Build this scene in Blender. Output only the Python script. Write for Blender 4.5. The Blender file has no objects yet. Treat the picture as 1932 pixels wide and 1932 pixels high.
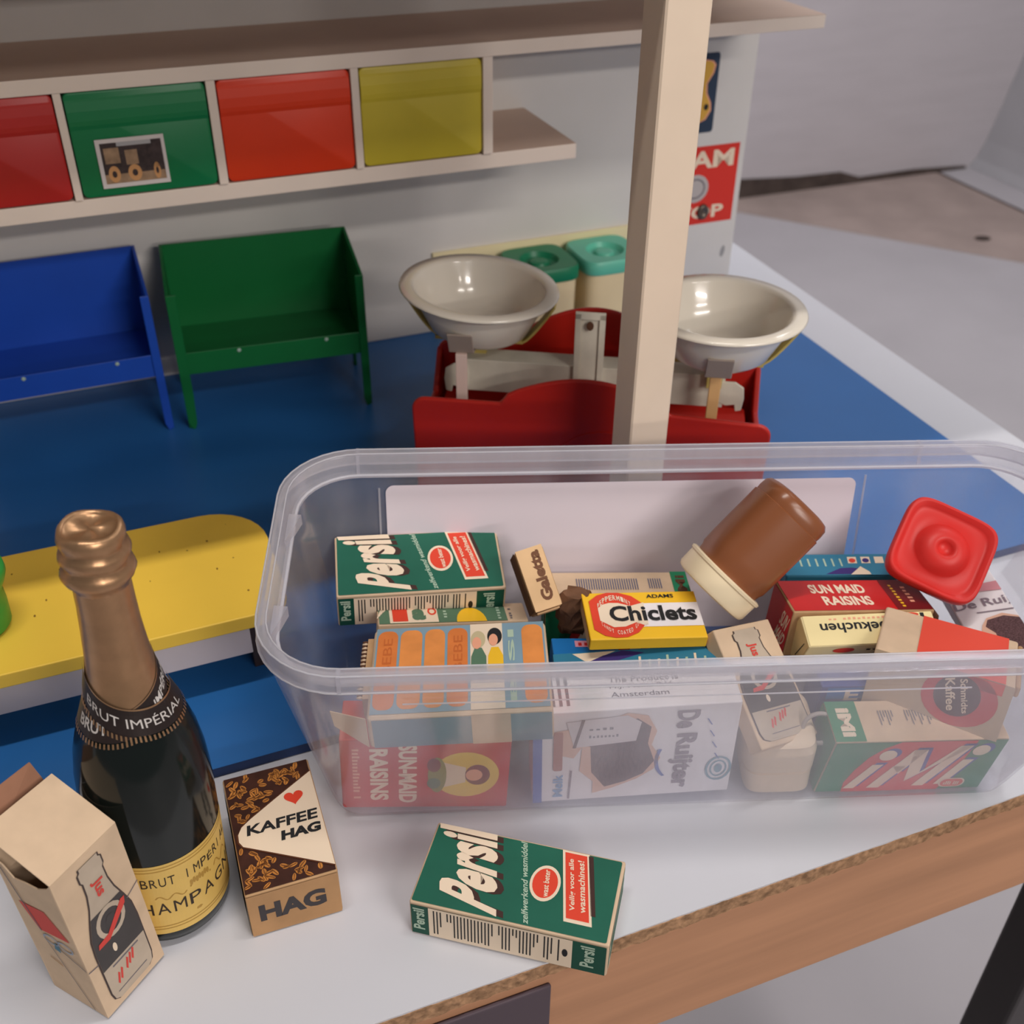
import bpy, bmesh, math, random
from mathutils import Vector, Matrix
random.seed(7)
S = 0.01                      # everything below is written in centimetres
sc = bpy.context.scene
COL = sc.collection

# ------------------------------------------------------------------ camera, world, lights, exposure
cam_d = bpy.data.cameras.new('camera'); cam = bpy.data.objects.new('camera', cam_d); COL.objects.link(cam)
PITCH, ROLL = 0.61789, 0.009933
F = Vector((0, math.cos(PITCH), -math.sin(PITCH))); R0 = Vector((1, 0, 0)); U0 = R0.cross(F)
RR = math.cos(ROLL)*R0 + math.sin(ROLL)*U0; UU = -math.sin(ROLL)*R0 + math.cos(ROLL)*U0
cam.matrix_world = Matrix(((RR.x, UU.x, -F.x, 0), (RR.y, UU.y, -F.y, 0), (RR.z, UU.z, -F.z, 45*S), (0, 0, 0, 1)))
cam_d.sensor_width = 36; cam_d.sensor_fit = 'HORIZONTAL'; cam_d.lens = 2049.16*36/1932
cam_d.clip_start = 0.01; cam_d.clip_end = 50
cam_d.dof.use_dof = True; cam_d.dof.focus_distance = 0.50; cam_d.dof.aperture_fstop = 13.0
sc.camera = cam
sc.cycles.transparent_max_bounces = 32
sc.cycles.max_bounces = 10

w = bpy.data.worlds.new('world'); sc.world = w; w.use_nodes = True
w.node_tree.nodes['Background'].inputs[0].default_value = (0.93, 0.95, 1.0, 1)
w.node_tree.nodes['Background'].inputs[1].default_value = 0.19

A = 0.386635; B = 0.375343
eu = Vector((math.cos(A), math.sin(A), 0)); ev = Vector((-math.sin(A), math.cos(A), 0))
tu = Vector((math.cos(B), math.sin(B), 0)); tv = Vector((-math.sin(B), math.cos(B), 0))
Z = Vector((0, 0, 1))
def SH(u, v, z): return eu*u + ev*v + Z*z
def TB(u, v, z): return tu*u + tv*v + Z*z

def area(name, loc, target, sx, sy, power, color, spin=None):
    l = bpy.data.lights.new(name, 'AREA'); l.shape = 'RECTANGLE'; l.size = sx*S; l.size_y = sy*S
    l.energy = power; l.color = color
    o = bpy.data.objects.new(name, l); COL.objects.link(o)
    d = (Vector(target)-Vector(loc)).normalized()
    x = (spin or eu); x = (x - d*x.dot(d)).normalized(); y = (-d).cross(x)
    o.matrix_world = Matrix(((x.x, y.x, -d.x, loc[0]*S), (x.y, y.y, -d.y, loc[1]*S), (x.z, y.z, -d.z, loc[2]*S), (0, 0, 0, 1)))
    return o
area('ceiling_tube_light', SH(10, 24, 190), SH(12, 40, 0), 100, 5, 20, (1.0, 0.94, 0.88))
area('ceiling_tube_light', SH(95, -170, 190), SH(30, 60, 0), 140, 12, 26, (1.0, 0.93, 0.87))
area('ceiling_tube_light', SH(110, -320, 190), SH(30, 70, 5), 140, 12, 46, (1.0, 0.93, 0.87))
area('ceiling_tube_light', SH(120, -540, 190), SH(30, 80, 10), 140, 12, 60, (1.0, 0.92, 0.86))
area('ceiling_tube_light', SH(190, 95, 190), SH(60, 70, 0), 160, 14, 6, (0.96, 0.97, 1.0), tv)
area('ceiling_tube_light', TB(150, 150, 190), TB(200, 270, -75), 120, 14, 34, (0.98, 0.97, 1.0), tu)

sc.view_settings.view_transform = 'Standard'; sc.view_settings.look = 'None'
sc.view_settings.gamma = 1; sc.view_settings.use_curve_mapping = False
sc.view_settings.exposure = -0.35

# ------------------------------------------------------------------ helpers
def lin(c):
    c = c/255.0
    return c/12.92 if c <= 0.04045 else ((c+0.055)/1.055)**2.4
def rgb(r, g, b, k=1.12): return tuple(min(0.92, lin(x)*k) for x in (r, g, b)) + (1,)
MATS = {}
def mat(name, col, rough=0.55, spec=0.35, noise=0.0, nscale=60, metal=0.0, bump=0.0, coat=0.0, aniso=None, soft=0.0):
    if name in MATS: return MATS[name]
    m = bpy.data.materials.new(name); m.use_nodes = True; MATS[name] = m
    nt = m.node_tree; bs = nt.nodes['Principled BSDF']
    c = rgb(*col) if max(col) > 1.01 else tuple(col)+(1,)
    bs.inputs['Base Color'].default_value = c
    bs.inputs['Roughness'].default_value = rough
    bs.inputs['Specular IOR Level'].default_value = spec
    bs.inputs['Metallic'].default_value = metal
    if coat: bs.inputs['Coat Weight'].default_value = coat
    if noise or bump:
        tc = nt.nodes.new('ShaderNodeTexCoord'); mp = nt.nodes.new('ShaderNodeMapping')
        nt.links.new(tc.outputs['Object'], mp.inputs[0])
        if aniso: mp.inputs['Scale'].default_value = aniso
        n = nt.nodes.new('ShaderNodeTexNoise'); n.inputs['Scale'].default_value = nscale; n.inputs['Detail'].default_value = 6
        nt.links.new(mp.outputs[0], n.inputs['Vector'])
        if noise:
            r = nt.nodes.new('ShaderNodeValToRGB')
            r.color_ramp.elements[0].position = 0.3; r.color_ramp.elements[1].position = 0.7
            r.color_ramp.elements[0].color = tuple(x*(1-noise) for x in c[:3])+(1,)
            r.color_ramp.elements[1].color = tuple(min(0.95, x*(1+noise*0.6)) for x in c[:3])+(1,)
            nt.links.new(n.outputs['Fac'], r.inputs[0]); nt.links.new(r.outputs[0], bs.inputs['Base Color'])
        if bump:
            b = nt.nodes.new('ShaderNodeBump'); b.inputs['Strength'].default_value = bump; b.inputs['Distance'].default_value = 0.0004
            nt.links.new(n.outputs['Fac'], b.inputs['Height']); nt.links.new(b.outputs[0], bs.inputs['Normal'])
    return m

def clear(name, haze, tint=(0.86, 0.86, 0.92), streak=0.0, gloss=0.10):
    m = bpy.data.materials.new(name); m.use_nodes = True; nt = m.node_tree; nt.nodes.clear()
    out = nt.nodes.new('ShaderNodeOutputMaterial'); mx = nt.nodes.new('ShaderNodeMixShader'); mx2 = nt.nodes.new('ShaderNodeMixShader')
    tr = nt.nodes.new('ShaderNodeBsdfTransparent'); df = nt.nodes.new('ShaderNodeBsdfDiffuse'); tl = nt.nodes.new('ShaderNodeBsdfTranslucent')
    gl = nt.nodes.new('ShaderNodeBsdfGlossy'); ad = nt.nodes.new('ShaderNodeMixShader'); lw = nt.nodes.new('ShaderNodeLayerWeight')
    tr.inputs[0].default_value = (0.99, 0.99, 1, 1)
    df.inputs[0].default_value = tint+(1,); tl.inputs[0].default_value = tint+(1,)
    gl.inputs['Roughness'].default_value = 0.16; gl.inputs[0].default_value = (0.9, 0.9, 0.95, 1)
    ad.inputs[0].default_value = 0.5; nt.links.new(df.outputs[0], ad.inputs[1]); nt.links.new(tl.outputs[0], ad.inputs[2])
    tc = nt.nodes.new('ShaderNodeTexCoord'); mp = nt.nodes.new('ShaderNodeMapping'); n = nt.nodes.new('ShaderNodeTexNoise')
    mp.inputs['Scale'].default_value = (1, 1, 0.35); n.inputs['Scale'].default_value = 45; n.inputs['Detail'].default_value = 5
    nt.links.new(tc.outputs['Object'], mp.inputs[0]); nt.links.new(mp.outputs[0], n.inputs['Vector'])
    mr = nt.nodes.new('ShaderNodeMapRange'); mr.inputs[1].default_value = 0.3; mr.inputs[2].default_value = 0.75
    mr.inputs[3].default_value = haze*(1-streak); mr.inputs[4].default_value = haze*(1+streak)
    nt.links.new(n.outputs['Fac'], mr.inputs[0]); nt.links.new(mr.outputs[0], mx.inputs[0])
    nt.links.new(tr.outputs[0], mx.inputs[1]); nt.links.new(ad.outputs[0], mx.inputs[2])
    mm = nt.nodes.new('ShaderNodeMath'); mm.operation = 'MULTIPLY'; mm.inputs[1].default_value = gloss*3
    lw.inputs['Blend'].default_value = 0.25; nt.links.new(lw.outputs['Fresnel'], mm.inputs[0]); nt.links.new(mm.outputs[0], mx2.inputs[0])
    nt.links.new(mx.outputs[0], mx2.inputs[1]); nt.links.new(gl.outputs[0], mx2.inputs[2])
    nt.links.new(mx2.outputs[0], out.inputs[0]); MATS[name] = m
    return m

class MB:
    def __init__(s): s.v = []; s.f = []; s.mi = []; s.mats = []
    def m(s, mt):
        if mt not in s.mats: s.mats.append(mt)
        return s.mats.index(mt)
    def add(s, vs, fs, mt):
        k = len(s.v); s.v += [Vector(p) for p in vs]; i = s.m(mt)
        for f in fs: s.f.append(tuple(k+a for a in f)); s.mi.append(i)
    def box(s, x0, x1, y0, y1, z0, z1, mt, fr=None):
        P = [(x, y, z) for z in (z0, z1) for y in (y0, y1) for x in (x0, x1)]
        if fr: P = [fr(*p) for p in P]
        s.add(P, [(0, 2, 3, 1), (4, 5, 7, 6), (0, 1, 5, 4), (2, 6, 7, 3), (0, 4, 6, 2), (1, 3, 7, 5)], mt)
    def prism(s, pts, h0, h1, mt, fr):
        n = len(pts)
        P = [fr(a, b, h0) for a, b in pts]+[fr(a, b, h1) for a, b in pts]
        s.add(P, [tuple(range(n))[::-1], tuple(range(n, 2*n))]+[(i, (i+1) % n, n+(i+1) % n, n+i) for i in range(n)], mt)
    def loft(s, loops, mt, closed=False, cap0=False, cap1=False):
        n = len(loops[0]); vs = [p for l in loops for p in l]; fs = []
        for k in range(len(loops)-(0 if closed else 1)):
            a = k*n; b = ((k+1) % len(loops))*n
            for i in range(n): fs.append((a+i, a+(i+1) % n, b+(i+1) % n, b+i))
        if cap0: fs.append(tuple(range(n))[::-1])
        if cap1: fs.append(tuple(range((len(loops)-1)*n, len(loops)*n)))
        s.add(vs, fs, mt)
    def lathe(s, prof, mt, n=48, ax=None, cap0=True, cap1=True):
        ax = ax or (lambda x, y, z: Vector((x, y, z)))
        s.loft([[ax(r*math.cos(2*math.pi*i/n), r*math.sin(2*math.pi*i/n), z) for i in range(n)] for r, z in prof], mt, False, cap0, cap1)
    def build(s, name, parent=None, bevel=0, seg=2, smooth=False, sub=0, fixn=True, autos=False):
        me = bpy.data.meshes.new(name); me.from_pydata([p*S for p in s.v], [], s.f)
        for m_ in s.mats: me.materials.append(m_)
        for p, i in zip(me.polygons, s.mi): p.material_index = i
        if fixn:
            bm = bmesh.new(); bm.from_mesh(me); bmesh.ops.recalc_face_normals(bm, faces=bm.faces); bm.to_mesh(me); bm.free()
        if smooth or autos:
            for p in me.polygons: p.use_smooth = True
        if autos: me.set_sharp_from_angle(angle=math.radians(38))
        o = bpy.data.objects.new(name, me); COL.objects.link(o)
        if parent: o.parent = parent
        if bevel:
            b = o.modifiers.new('b', 'BEVEL'); b.width = bevel*S; b.segments = seg; b.limit_method = 'ANGLE'; b.angle_limit = math.radians(40)
        if sub:
            b = o.modifiers.new('s', 'SUBSURF'); b.levels = sub; b.render_levels = sub
        return o

def tag(o, label, cat, group=None):
    o['label'] = label; o['category'] = cat
    if group: o['group'] = group
    return o
def thing(name, label, cat, c=(0, 0, 0), R=None, group=None):
    o = bpy.data.objects.new(name, None); COL.objects.link(o); o.empty_display_size = 0.01
    if R is None: R = ((1, 0, 0), (0, 1, 0), (0, 0, 1))
    o.matrix_world = Matrix(((R[0][0], R[0][1], R[0][2], c[0]*S), (R[1][0], R[1][1], R[1][2], c[1]*S), (R[2][0], R[2][1], R[2][2], c[2]*S), (0, 0, 0, 1)))
    return tag(o, label, cat, group)
def struct(o): o['kind'] = 'structure'; return o
def cols(x, y, z): return ((x[0], y[0], z[0]), (x[1], y[1], z[1]), (x[2], y[2], z[2]))
SHR = cols(eu, ev, Z); TBR = cols(tu, tv, Z)

# text meshes ---------------------------------------------------------------
TC = {}
def textmesh(st, bold):
    if (st, bold) in TC: return TC[(st, bold)]
    cu = bpy.data.curves.new('t', 'FONT'); cu.body = st; cu.size = 1; cu.resolution_u = 3; cu.offset = bold; cu.fill_mode = 'FRONT'
    o = bpy.data.objects.new('t', cu); COL.objects.link(o)
    me = bpy.data.meshes.new_from_object(o.evaluated_get(bpy.context.evaluated_depsgraph_get()))
    v = [(p.co.x, p.co.y) for p in me.vertices]; f = [tuple(p.vertices) for p in me.polygons]
    bpy.data.objects.remove(o); bpy.data.curves.remove(cu); bpy.data.meshes.remove(me)
    x0 = min(p[0] for p in v); x1 = max(p[0] for p in v); y0 = min(p[1] for p in v); y1 = max(p[1] for p in v)
    r = ([((x-x0)/(x1-x0), (y-y0)/max(1e-6, y1-y0)) for x, y in v], f); TC[(st, bold)] = r
    return r

class Art:
    """flat printing on one face: map(s, t, h) -> point; s, t in 0..1"""
    def __init__(s, mp, lift=0.03): s.mb = MB(); s.mp = mp; s.lift = lift
    def P(s, a, b, L): return s.mp(a, b, s.lift+0.012*L)
    def poly(s, pts, mt, L=0): s.mb.add([s.P(a, b, L) for a, b in pts], [tuple(range(len(pts)))], mt)
    def rect(s, a0, a1, b0, b1, mt, L=0): s.poly([(a0, b0), (a1, b0), (a1, b1), (a0, b1)], mt, L)
    def grid(s, a0, a1, b0, b1, mt, L=0, n=24):
        for i in range(n):
            x0 = a0+(a1-a0)*i/n; x1 = a0+(a1-a0)*(i+1)/n; s.rect(x0, x1, b0, b1, mt, L)
    def ell(s, ca, cb, ra, rb, mt, L=0, n=28, clip=None, rot=0):
        pts = []
        for i in range(n):
            x = ra*math.cos(2*math.pi*i/n); y = rb*math.sin(2*math.pi*i/n)
            a = ca+x*math.cos(rot)-y*math.sin(rot); b = cb+x*math.sin(rot)+y*math.cos(rot)
            if clip: a = min(max(a, clip[0]), clip[1]); b = min(max(b, clip[2]), clip[3])
            pts.append((a, b))
        s.poly(pts, mt, L)
    def rrect(s, a0, a1, b0, b1, ra, rb, mt, L=0, top=True, bot=True):
        pts = []
        for cx, cy, q in ((a1-ra, b1-rb, 0), (a0+ra, b1-rb, 1), (a0+ra, b0+rb, 2), (a1-ra, b0+rb, 3)):
            if (q < 2 and not top) or (q >= 2 and not bot):
                pts.append((a1 if q in (0, 3) else a0, b1 if q < 2 else b0)); continue
            for i in range(6):
                t = (q+i/5)*math.pi/2; pts.append((cx+ra*math.cos(t), cy+rb*math.sin(t)))
        s.poly(pts, mt, L)
    def text(s, st, quad, mt, L=1, bold=0.0):
        v, f = textmesh(st, bold); BL, BR, TR, TL = quad; out = []
        for x, y in v:
            a = BL[0]*(1-x)*(1-y)+BR[0]*x*(1-y)+TR[0]*x*y+TL[0]*(1-x)*y
            b = BL[1]*(1-x)*(1-y)+BR[1]*x*(1-y)+TR[1]*x*y+TL[1]*(1-x)*y
            out.append(s.P(a, b, L))
        s.mb.add(out, f, mt)
    def t(s, st, a0, a1, b0, b1, mt, L=1, bold=0.0, rot=0, sl=0.0):
        if rot == 0: q = [(a0, b0), (a1, b0), (a1+sl, b1), (a0+sl, b1)]
        elif rot == 90: q = [(a1, b0), (a1, b1), (a0, b1+sl), (a0, b0+sl)]       # reads upwards, tops to the left
        elif rot == -90: q = [(a0, b1), (a0, b0), (a1, b0), (a1, b1)]            # reads downwards, tops to the right
        else: q = [(a1, b1), (a0, b1), (a0, b0), (a1, b0)]                       # upside down
        s.text(st, q, mt, L, bold)
    def bars(s, a0, a1, b0, b1, mt, L=1, rot=0, n=9):     # small print too fine to read
        r = random.Random(n+int(a0*1000))
        for k in range(n):
            f0 = k/n; f1 = f0+0.55/n; h = r.uniform(0.6, 1.0)
            if r.random() < 0.12: continue
            if rot == 0 or rot == 180: s.rect(a0+(a1-a0)*f0, a0+(a1-a0)*f1, b0, b0+(b1-b0)*h, mt, L)
            else: s.rect(a0, a0+(a1-a0)*h, b0+(b1-b0)*f0, b0+(b1-b0)*f1, mt, L)
    def line(s, a0, b0, a1, b1, w, mt, L=1):
        dx, dy = a1-a0, b1-b0; n = math.hypot(dx, dy) or 1; px, py = -dy/n*w/2, dx/n*w/2
        s.poly([(a0+px, b0+py), (a0-px, b0-py), (a1-px, b1-py), (a1+px, b1+py)], mt, L)
    def arc(s, ca, cb, ra, rb, t0, t1, wa, wb, mt, L=1, n=18):
        for i in range(n):
            p = t0+(t1-t0)*i/n; q = t0+(t1-t0)*(i+1)/n
            s.poly([(ca+ra*math.cos(p), cb+rb*math.sin(p)), (ca+(ra+wa)*math.cos(p), cb+(rb+wb)*math.sin(p)),
                    (ca+(ra+wa)*math.cos(q), cb+(rb+wb)*math.sin(q)), (ca+ra*math.cos(q), cb+rb*math.sin(q))], mt, L)
    def done(s, name, parent): return s.mb.build(name, parent, fixn=False)

def face(d, k):
    x, y, z = d[0]/2, d[1]/2, d[2]/2
    if k == 'T': return lambda s, t, h: Vector((-x+2*x*s, -y+2*y*t, z+h))
    if k == 'F': return lambda s, t, h: Vector((-x+2*x*s, -y-h, -z+2*z*t))
    if k == 'R': return lambda s, t, h: Vector((x+h, -y+2*y*s, -z+2*z*t))
    if k == 'L': return lambda s, t, h: Vector((-x-h, y-2*y*s, -z+2*z*t))
    if k == 'B': return lambda s, t, h: Vector((x-2*x*s, y+h, -z+2*z*t))

# colours -------------------------------------------------------------------
CREAM = mat('cream_card', (204, 178, 150), 0.75, 0.2, 0.10, 60)
IVORY = mat('ivory_card', (226, 208, 160), 0.7, 0.2, 0.05, 50)
KRAFT = mat('kraft_card', (182, 146, 108), 0.8, 0.15, 0.14, 70)
BROWNC = mat('dark_card', (92, 62, 46), 0.8, 0.15, 0.2, 80)
GREEN = mat('persil_green', (28, 92, 74), 0.5, 0.3, 0.10, 40)
DKGREEN = mat('green_dark_ink', (14, 74, 58), 0.5, 0.3, 0.10, 40)
INKC = mat('cream_ink', (226, 206, 182), 0.6, 0.25)
SHAD = mat('brown_ink', (64, 42, 38), 0.6, 0.25)
RED = mat('red_ink', (214, 66, 44), 0.5, 0.3, 0.05, 50)
DRED = mat('raisin_red', (190, 30, 28), 0.45, 0.35, 0.06, 50)
MAROON = mat('maroon_ink', (112, 22, 26), 0.5, 0.3, 0.05, 50)
BLACK = mat('black_ink', (34, 34, 36), 0.6, 0.25)
GREY = mat('grey_ink', (110, 104, 110), 0.7, 0.2)
PALE = mat('pale_green_ink', (168, 188, 168), 0.6, 0.2)
WHITEC = mat('white_card', (226, 220, 222), 0.6, 0.3, 0.03, 60)
TEAL = mat('teal_ink', (48, 118, 148), 0.5, 0.3, 0.06, 50)
BLUEI = mat('blue_ink', (28, 112, 182), 0.5, 0.3, 0.04, 50)
NAVY = mat('navy_ink', (64, 78, 140), 0.5, 0.3)
PURPLE = mat('purple_ink', (62, 48, 112), 0.6, 0.2)
YEL = mat('yellow_ink', (234, 184, 40), 0.45, 0.35, 0.04, 40)
PINK = mat('skin_ink', (226, 160, 130), 0.6, 0.2)
ORANGE = mat('biscuit_orange', (218, 138, 72), 0.6, 0.25, 0.12, 90)
ORANGED = mat('biscuit_dark', (190, 100, 48), 0.6, 0.25)
SLATE = mat('slate_blue_ink', (122, 150, 166), 0.55, 0.3, 0.06, 50)
MIDGREEN = mat('mid_green_ink', (84, 116, 92), 0.6, 0.3, 0.1, 50)

# ------------------------------------------------------------------ room
def plane(name, pts, mt, th, nrm):
    mb = MB(); n = Vector(nrm)*th
    P = [Vector(p) for p in pts]; k = len(P)
    mb.add(P+[p-n for p in P], [tuple(range(k)), tuple(range(k, 2*k))[::-1]]+[(i, k+i, k+(i+1) % k, (i+1) % k) for i in range(k)], mt)
    return mb
GFLOOR = mat('painted_concrete', (172, 168, 172), 0.5, 0.3, 0.07, 3.5, bump=0.2)
BFLOOR = mat('bare_concrete', (160, 144, 138), 0.8, 0.15, 0.16, 6, bump=0.4)
WALLM = mat('painted_brick_wall', (176, 170, 174), 0.75, 0.2, 0.04, 5, aniso=(1, 1, 6), bump=0.5)
WALLD = mat('painted_side_wall', (160, 158, 162), 0.75, 0.2, 0.04, 5)
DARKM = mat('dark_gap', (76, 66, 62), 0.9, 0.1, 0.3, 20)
fl = MB(); zf = -75
def fpoly(pts, mt, z): fl.add([TB(a, b, z) for a, b in pts], [tuple(range(len(pts)))], mt)
fpoly([(-350, -150), (450, -150), (450, 330), (-350, 330)], GFLOOR, zf)
fpoly([(150, 289), (187, 283), (242, 220), (272, 186), (272, 294.8), (150, 294.8)], BFLOOR, zf+0.05)
fpoly([(271.2, 186), (272.6, 186), (272.6, 294.8), (271.2, 294.8)], DARKM, zf+0.1)
for (a, b, r) in ((244, 239, 2.0), (78, 60, 0.7)):
    fpoly([(a+r*1.3*math.cos(i*math.pi/6), b+r*math.sin(i*math.pi/6)) for i in range(12)], DARKM, zf+0.14)
struct(fl.build('floor', fixn=False))
mb = MB(); mb.box(-350, 450, 295, 303, -75, 240, WALLM, TB); struct(mb.build('wall_back'))
mb = MB()   # side wall with a coved foot
pr = [(286, -74.9), (288.5, -72), (291, -66), (294, -55), (298, -38), (303, -15), (309, 20), (318, 80), (330, 170), (335, 170), (335, -74.9)]
mb.prism(pr, -150, 294.9, WALLD, lambda a, z, h: TB(a, h, z)); struct(mb.build('wall_right'))
mb = MB()
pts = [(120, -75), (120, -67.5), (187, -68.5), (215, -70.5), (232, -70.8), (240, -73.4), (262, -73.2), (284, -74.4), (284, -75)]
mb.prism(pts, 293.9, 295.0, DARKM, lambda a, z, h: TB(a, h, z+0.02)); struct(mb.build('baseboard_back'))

# ------------------------------------------------------------------ table
LAM = mat('white_laminate', (196, 197, 204), 0.32, 0.4, 0.02, 8)
CHIP = mat('chipboard_edge', (164, 128, 98), 0.9, 0.1, 0.45, 260, bump=1.0)
WOOD = mat('pine_apron', (182, 134, 102), 0.6, 0.25, 0.16, 22, aniso=(0.25, 0.25, 3.0), bump=0.1)
BLKM = mat('black_steel', (48, 44, 46), 0.45, 0.4)
t = thing('table', 'long white laminate table with chipboard edge, pine apron and black steel leg', 'table', (0, 0, 0), TBR)
TF, TRt, TBk, TL = 25.54, 64.6, 110.0, -75.0
mb = MB(); mb.box(TL, TRt, TF+0.05, TBk, -0.12, 0, LAM); mb.build('table_top', t)
mb = MB()   # rough chipboard core
n = 420
for (side) in (0,):
    top = []; bot = []
    for i in range(n+1):
        x = TL+(TRt-TL)*i/n
        top.append(Vector((x, TF+random.uniform(-0.03, 0.05), -0.10+random.uniform(-0.03, 0.03)))); bot.append(Vector((x, TF+random.uniform(-0.02, 0.06), -1.05+random.uniform(-0.05, 0.05))))
    mid = [(a+b)/2+Vector((0, random.uniform(-0.06, 0.06), random.uniform(-0.1, 0.1))) for a, b in zip(top, bot)]
    bk = [Vector((p.x, TBk, -0.14)) for p in top]; bb = [Vector((p.x, TBk, -1.05)) for p in top]
    rows = [bk, top, mid, bot, bb]; m1 = n+1
    vs = [p for r in rows for p in r]; fs = []
    for r in range(4):
        for i in range(n): fs.append((r*m1+i, r*m1+i+1, (r+1)*m1+i+1, (r+1)*m1+i))
    for i in range(n): fs.append((4*m1+i, 4*m1+i+1, i+1, i))
    fs.append((0, m1, 2*m1, 3*m1, 4*m1)); fs.append((n, 4*m1+n, 3*m1+n, 2*m1+n, m1+n))
    mb.add(vs, fs, CHIP)
mb.build('chipboard_core', t)
mb = MB(); mb.box(TL, TRt-0.3, TF+0.12, TF+2.0, -9.5, -1.1, WOOD); mb.build('apron', t, bevel=0.15)
mb = MB(); mb.box(TRt-2.2, TRt-0.3, TF+2.05, TBk-2, -9.5, -1.1, WOOD); mb.build('apron', t, bevel=0.15)
for lu, lv in ((51.2, 27.6), (51.2, 102.0), (-60, 27.6), (-60, 102.0)):
    mb = MB(); mb.box(lu, lu+4, lv, lv+3.4, -74.98, -1.1, BLKM); mb.build('leg', t, bevel=0.3)
PLT = mat('plum_plate', (78, 66, 74), 0.5, 0.3, 0.04, 30)
pl = thing('name_plate', 'dark plum coloured name plate screwed on the pine table apron', 'plate', TB(8.2, TF+0.10, -5.7), TBR)
mb = MB(); mb.box(-4, 4, -0.25, 0, -4, 4, PLT); mb.build('plate_body', pl, bevel=0.08)
ar = Art(lambda s, t_, h: Vector((-4+8*s, -0.25-h, -4+8*t_))); ar.line(0.80, 0.635, 0.865, 0.66, 0.022, INKC); ar.line(0.83, 0.60, 0.88, 0.61, 0.02, INKC); ar.done('plate_text', pl)

# ------------------------------------------------------------------ toy shop
BLUEF = mat('blue_board', (38, 97, 160), 0.35, 0.4, 0.05, 12)
BLUEE = mat('blue_edge', (30, 52, 96), 0.5, 0.3)
SHW = mat('shop_white_paint', (214, 200, 188), 0.5, 0.3, 0.05, 14)
SHW2 = mat('shop_back_paint', (206, 202, 198), 0.5, 0.3, 0.05, 10)
TOPSHADE = mat('shelf_top_shaded', (196, 172, 156), 0.6, 0.25, 0.06, 14)  # shop white turned tan: shade on the shelf tops painted into the colour
ZB = 0.7
shop = thing('toy_shop', 'white and blue wooden toy grocery shop with drawers, shelves and front post on the table', 'toy shop', (0, 0, 0), SHR)
UL, UR, VF, VB = -32.0, 59.0, 41.7, 88.0
mb = MB(); mb.box(UL, UR, VF, VB, 0.06, ZB-0.02, BLUEE); mb.add([(UL, VF, ZB), (UR, VF, ZB), (UR, VB, ZB), (UL, VB, ZB)], [(0, 1, 2, 3)], BLUEF); mb.build('floor_board', shop)
VW = 86.85
mb = MB(); mb.box(UL, 58.5, VW, VW+1.1, ZB+0.02, 41, SHW2); mb.build('back_panel', shop, bevel=0.06)
def shelf(name, u1, v0, ztop, th):
    mb = MB(); mb.box(UL, u1, v0, VW-0.02, ztop-th, ztop-0.02, SHW)
    mb.add([(UL, v0+0.03, ztop), (u1-0.03, v0+0.03, ztop), (u1-0.03, VW-0.02, ztop), (UL, VW-0.02, ztop)], [(0, 1, 2, 3)], TOPSHADE)
    return mb.build(name, shop, bevel=0.05)
shelf('top_shelf', 57.0, 75.9, 27.75, 1.0)
shelf('lower_shelf', 36.1, 76.3, 19.85, 1.15)
for u0, u1 in ((-0.4, 0.1), (9.05, 9.65), (18.75, 19.3), (28.4, 29.15), (-9.6, -9.1), (-19, -18.4), (-28.4, -27.8)):
    mb = MB(); mb.box(u0, u1, 76.05, VW-0.05, 19.87, 26.73, SHW); mb.build('divider', shop, bevel=0.04)
# drawers
def drawer(u0, u1, col, name):
    m_ = mat('drawer_'+name, col, 0.42, 0.4, 0.05, 30)
    mb = MB(); x0, x1, z0, z1 = u0+0.06, u1-0.06, 19.92, 26.68
    def rr(i, v): # rounded rect loop, curved upper lip that stands proud
        r = 0.4-i; L = []
        for cx, cz, q in ((x1-0.4, z1-0.4, 0), (x0+0.4, z1-0.4, 1), (x0+0.4, z0+0.4, 2), (x1-0.4, z0+0.4, 3)):
            for k in range(5):
                a = (q+k/4)*math.pi/2; L.append(Vector((cx+r*math.cos(a), v, cz+r*math.sin(a))))
        return L
    mb.loft([rr(0, 85), rr(0, 76.35), rr(0.03, 76.24), rr(0.1, 76.2)], m_, False, True, True)
    o = mb.build('drawer', shop, autos=True)
    mb = MB()       # grip: upper third curves outward like a scoop
    pr = [(76.24, 26.3), (76.13, 26.1), (76.07, 25.5), (76.07, 24.9), (76.11, 24.6), (76.19, 24.35), (76.24, 24.3)]
    mb.prism(pr, x0+0.04, x1-0.04, m_, lambda v, z, h: Vector((h, v, z)))
    mb.build('grip', o, bevel=0.12, seg=3); o['label'] = name+' plastic drawer'
    return o
drawer(-9.1, -0.4, (172, 38, 34), 'dark red'); dg = drawer(0.1, 9.05, (18, 112, 66), 'green'); drawer(9.65, 18.75, (206, 56, 24), 'orange red'); drawer(19.3, 28.4, (190, 172, 52), 'yellow')
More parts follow.
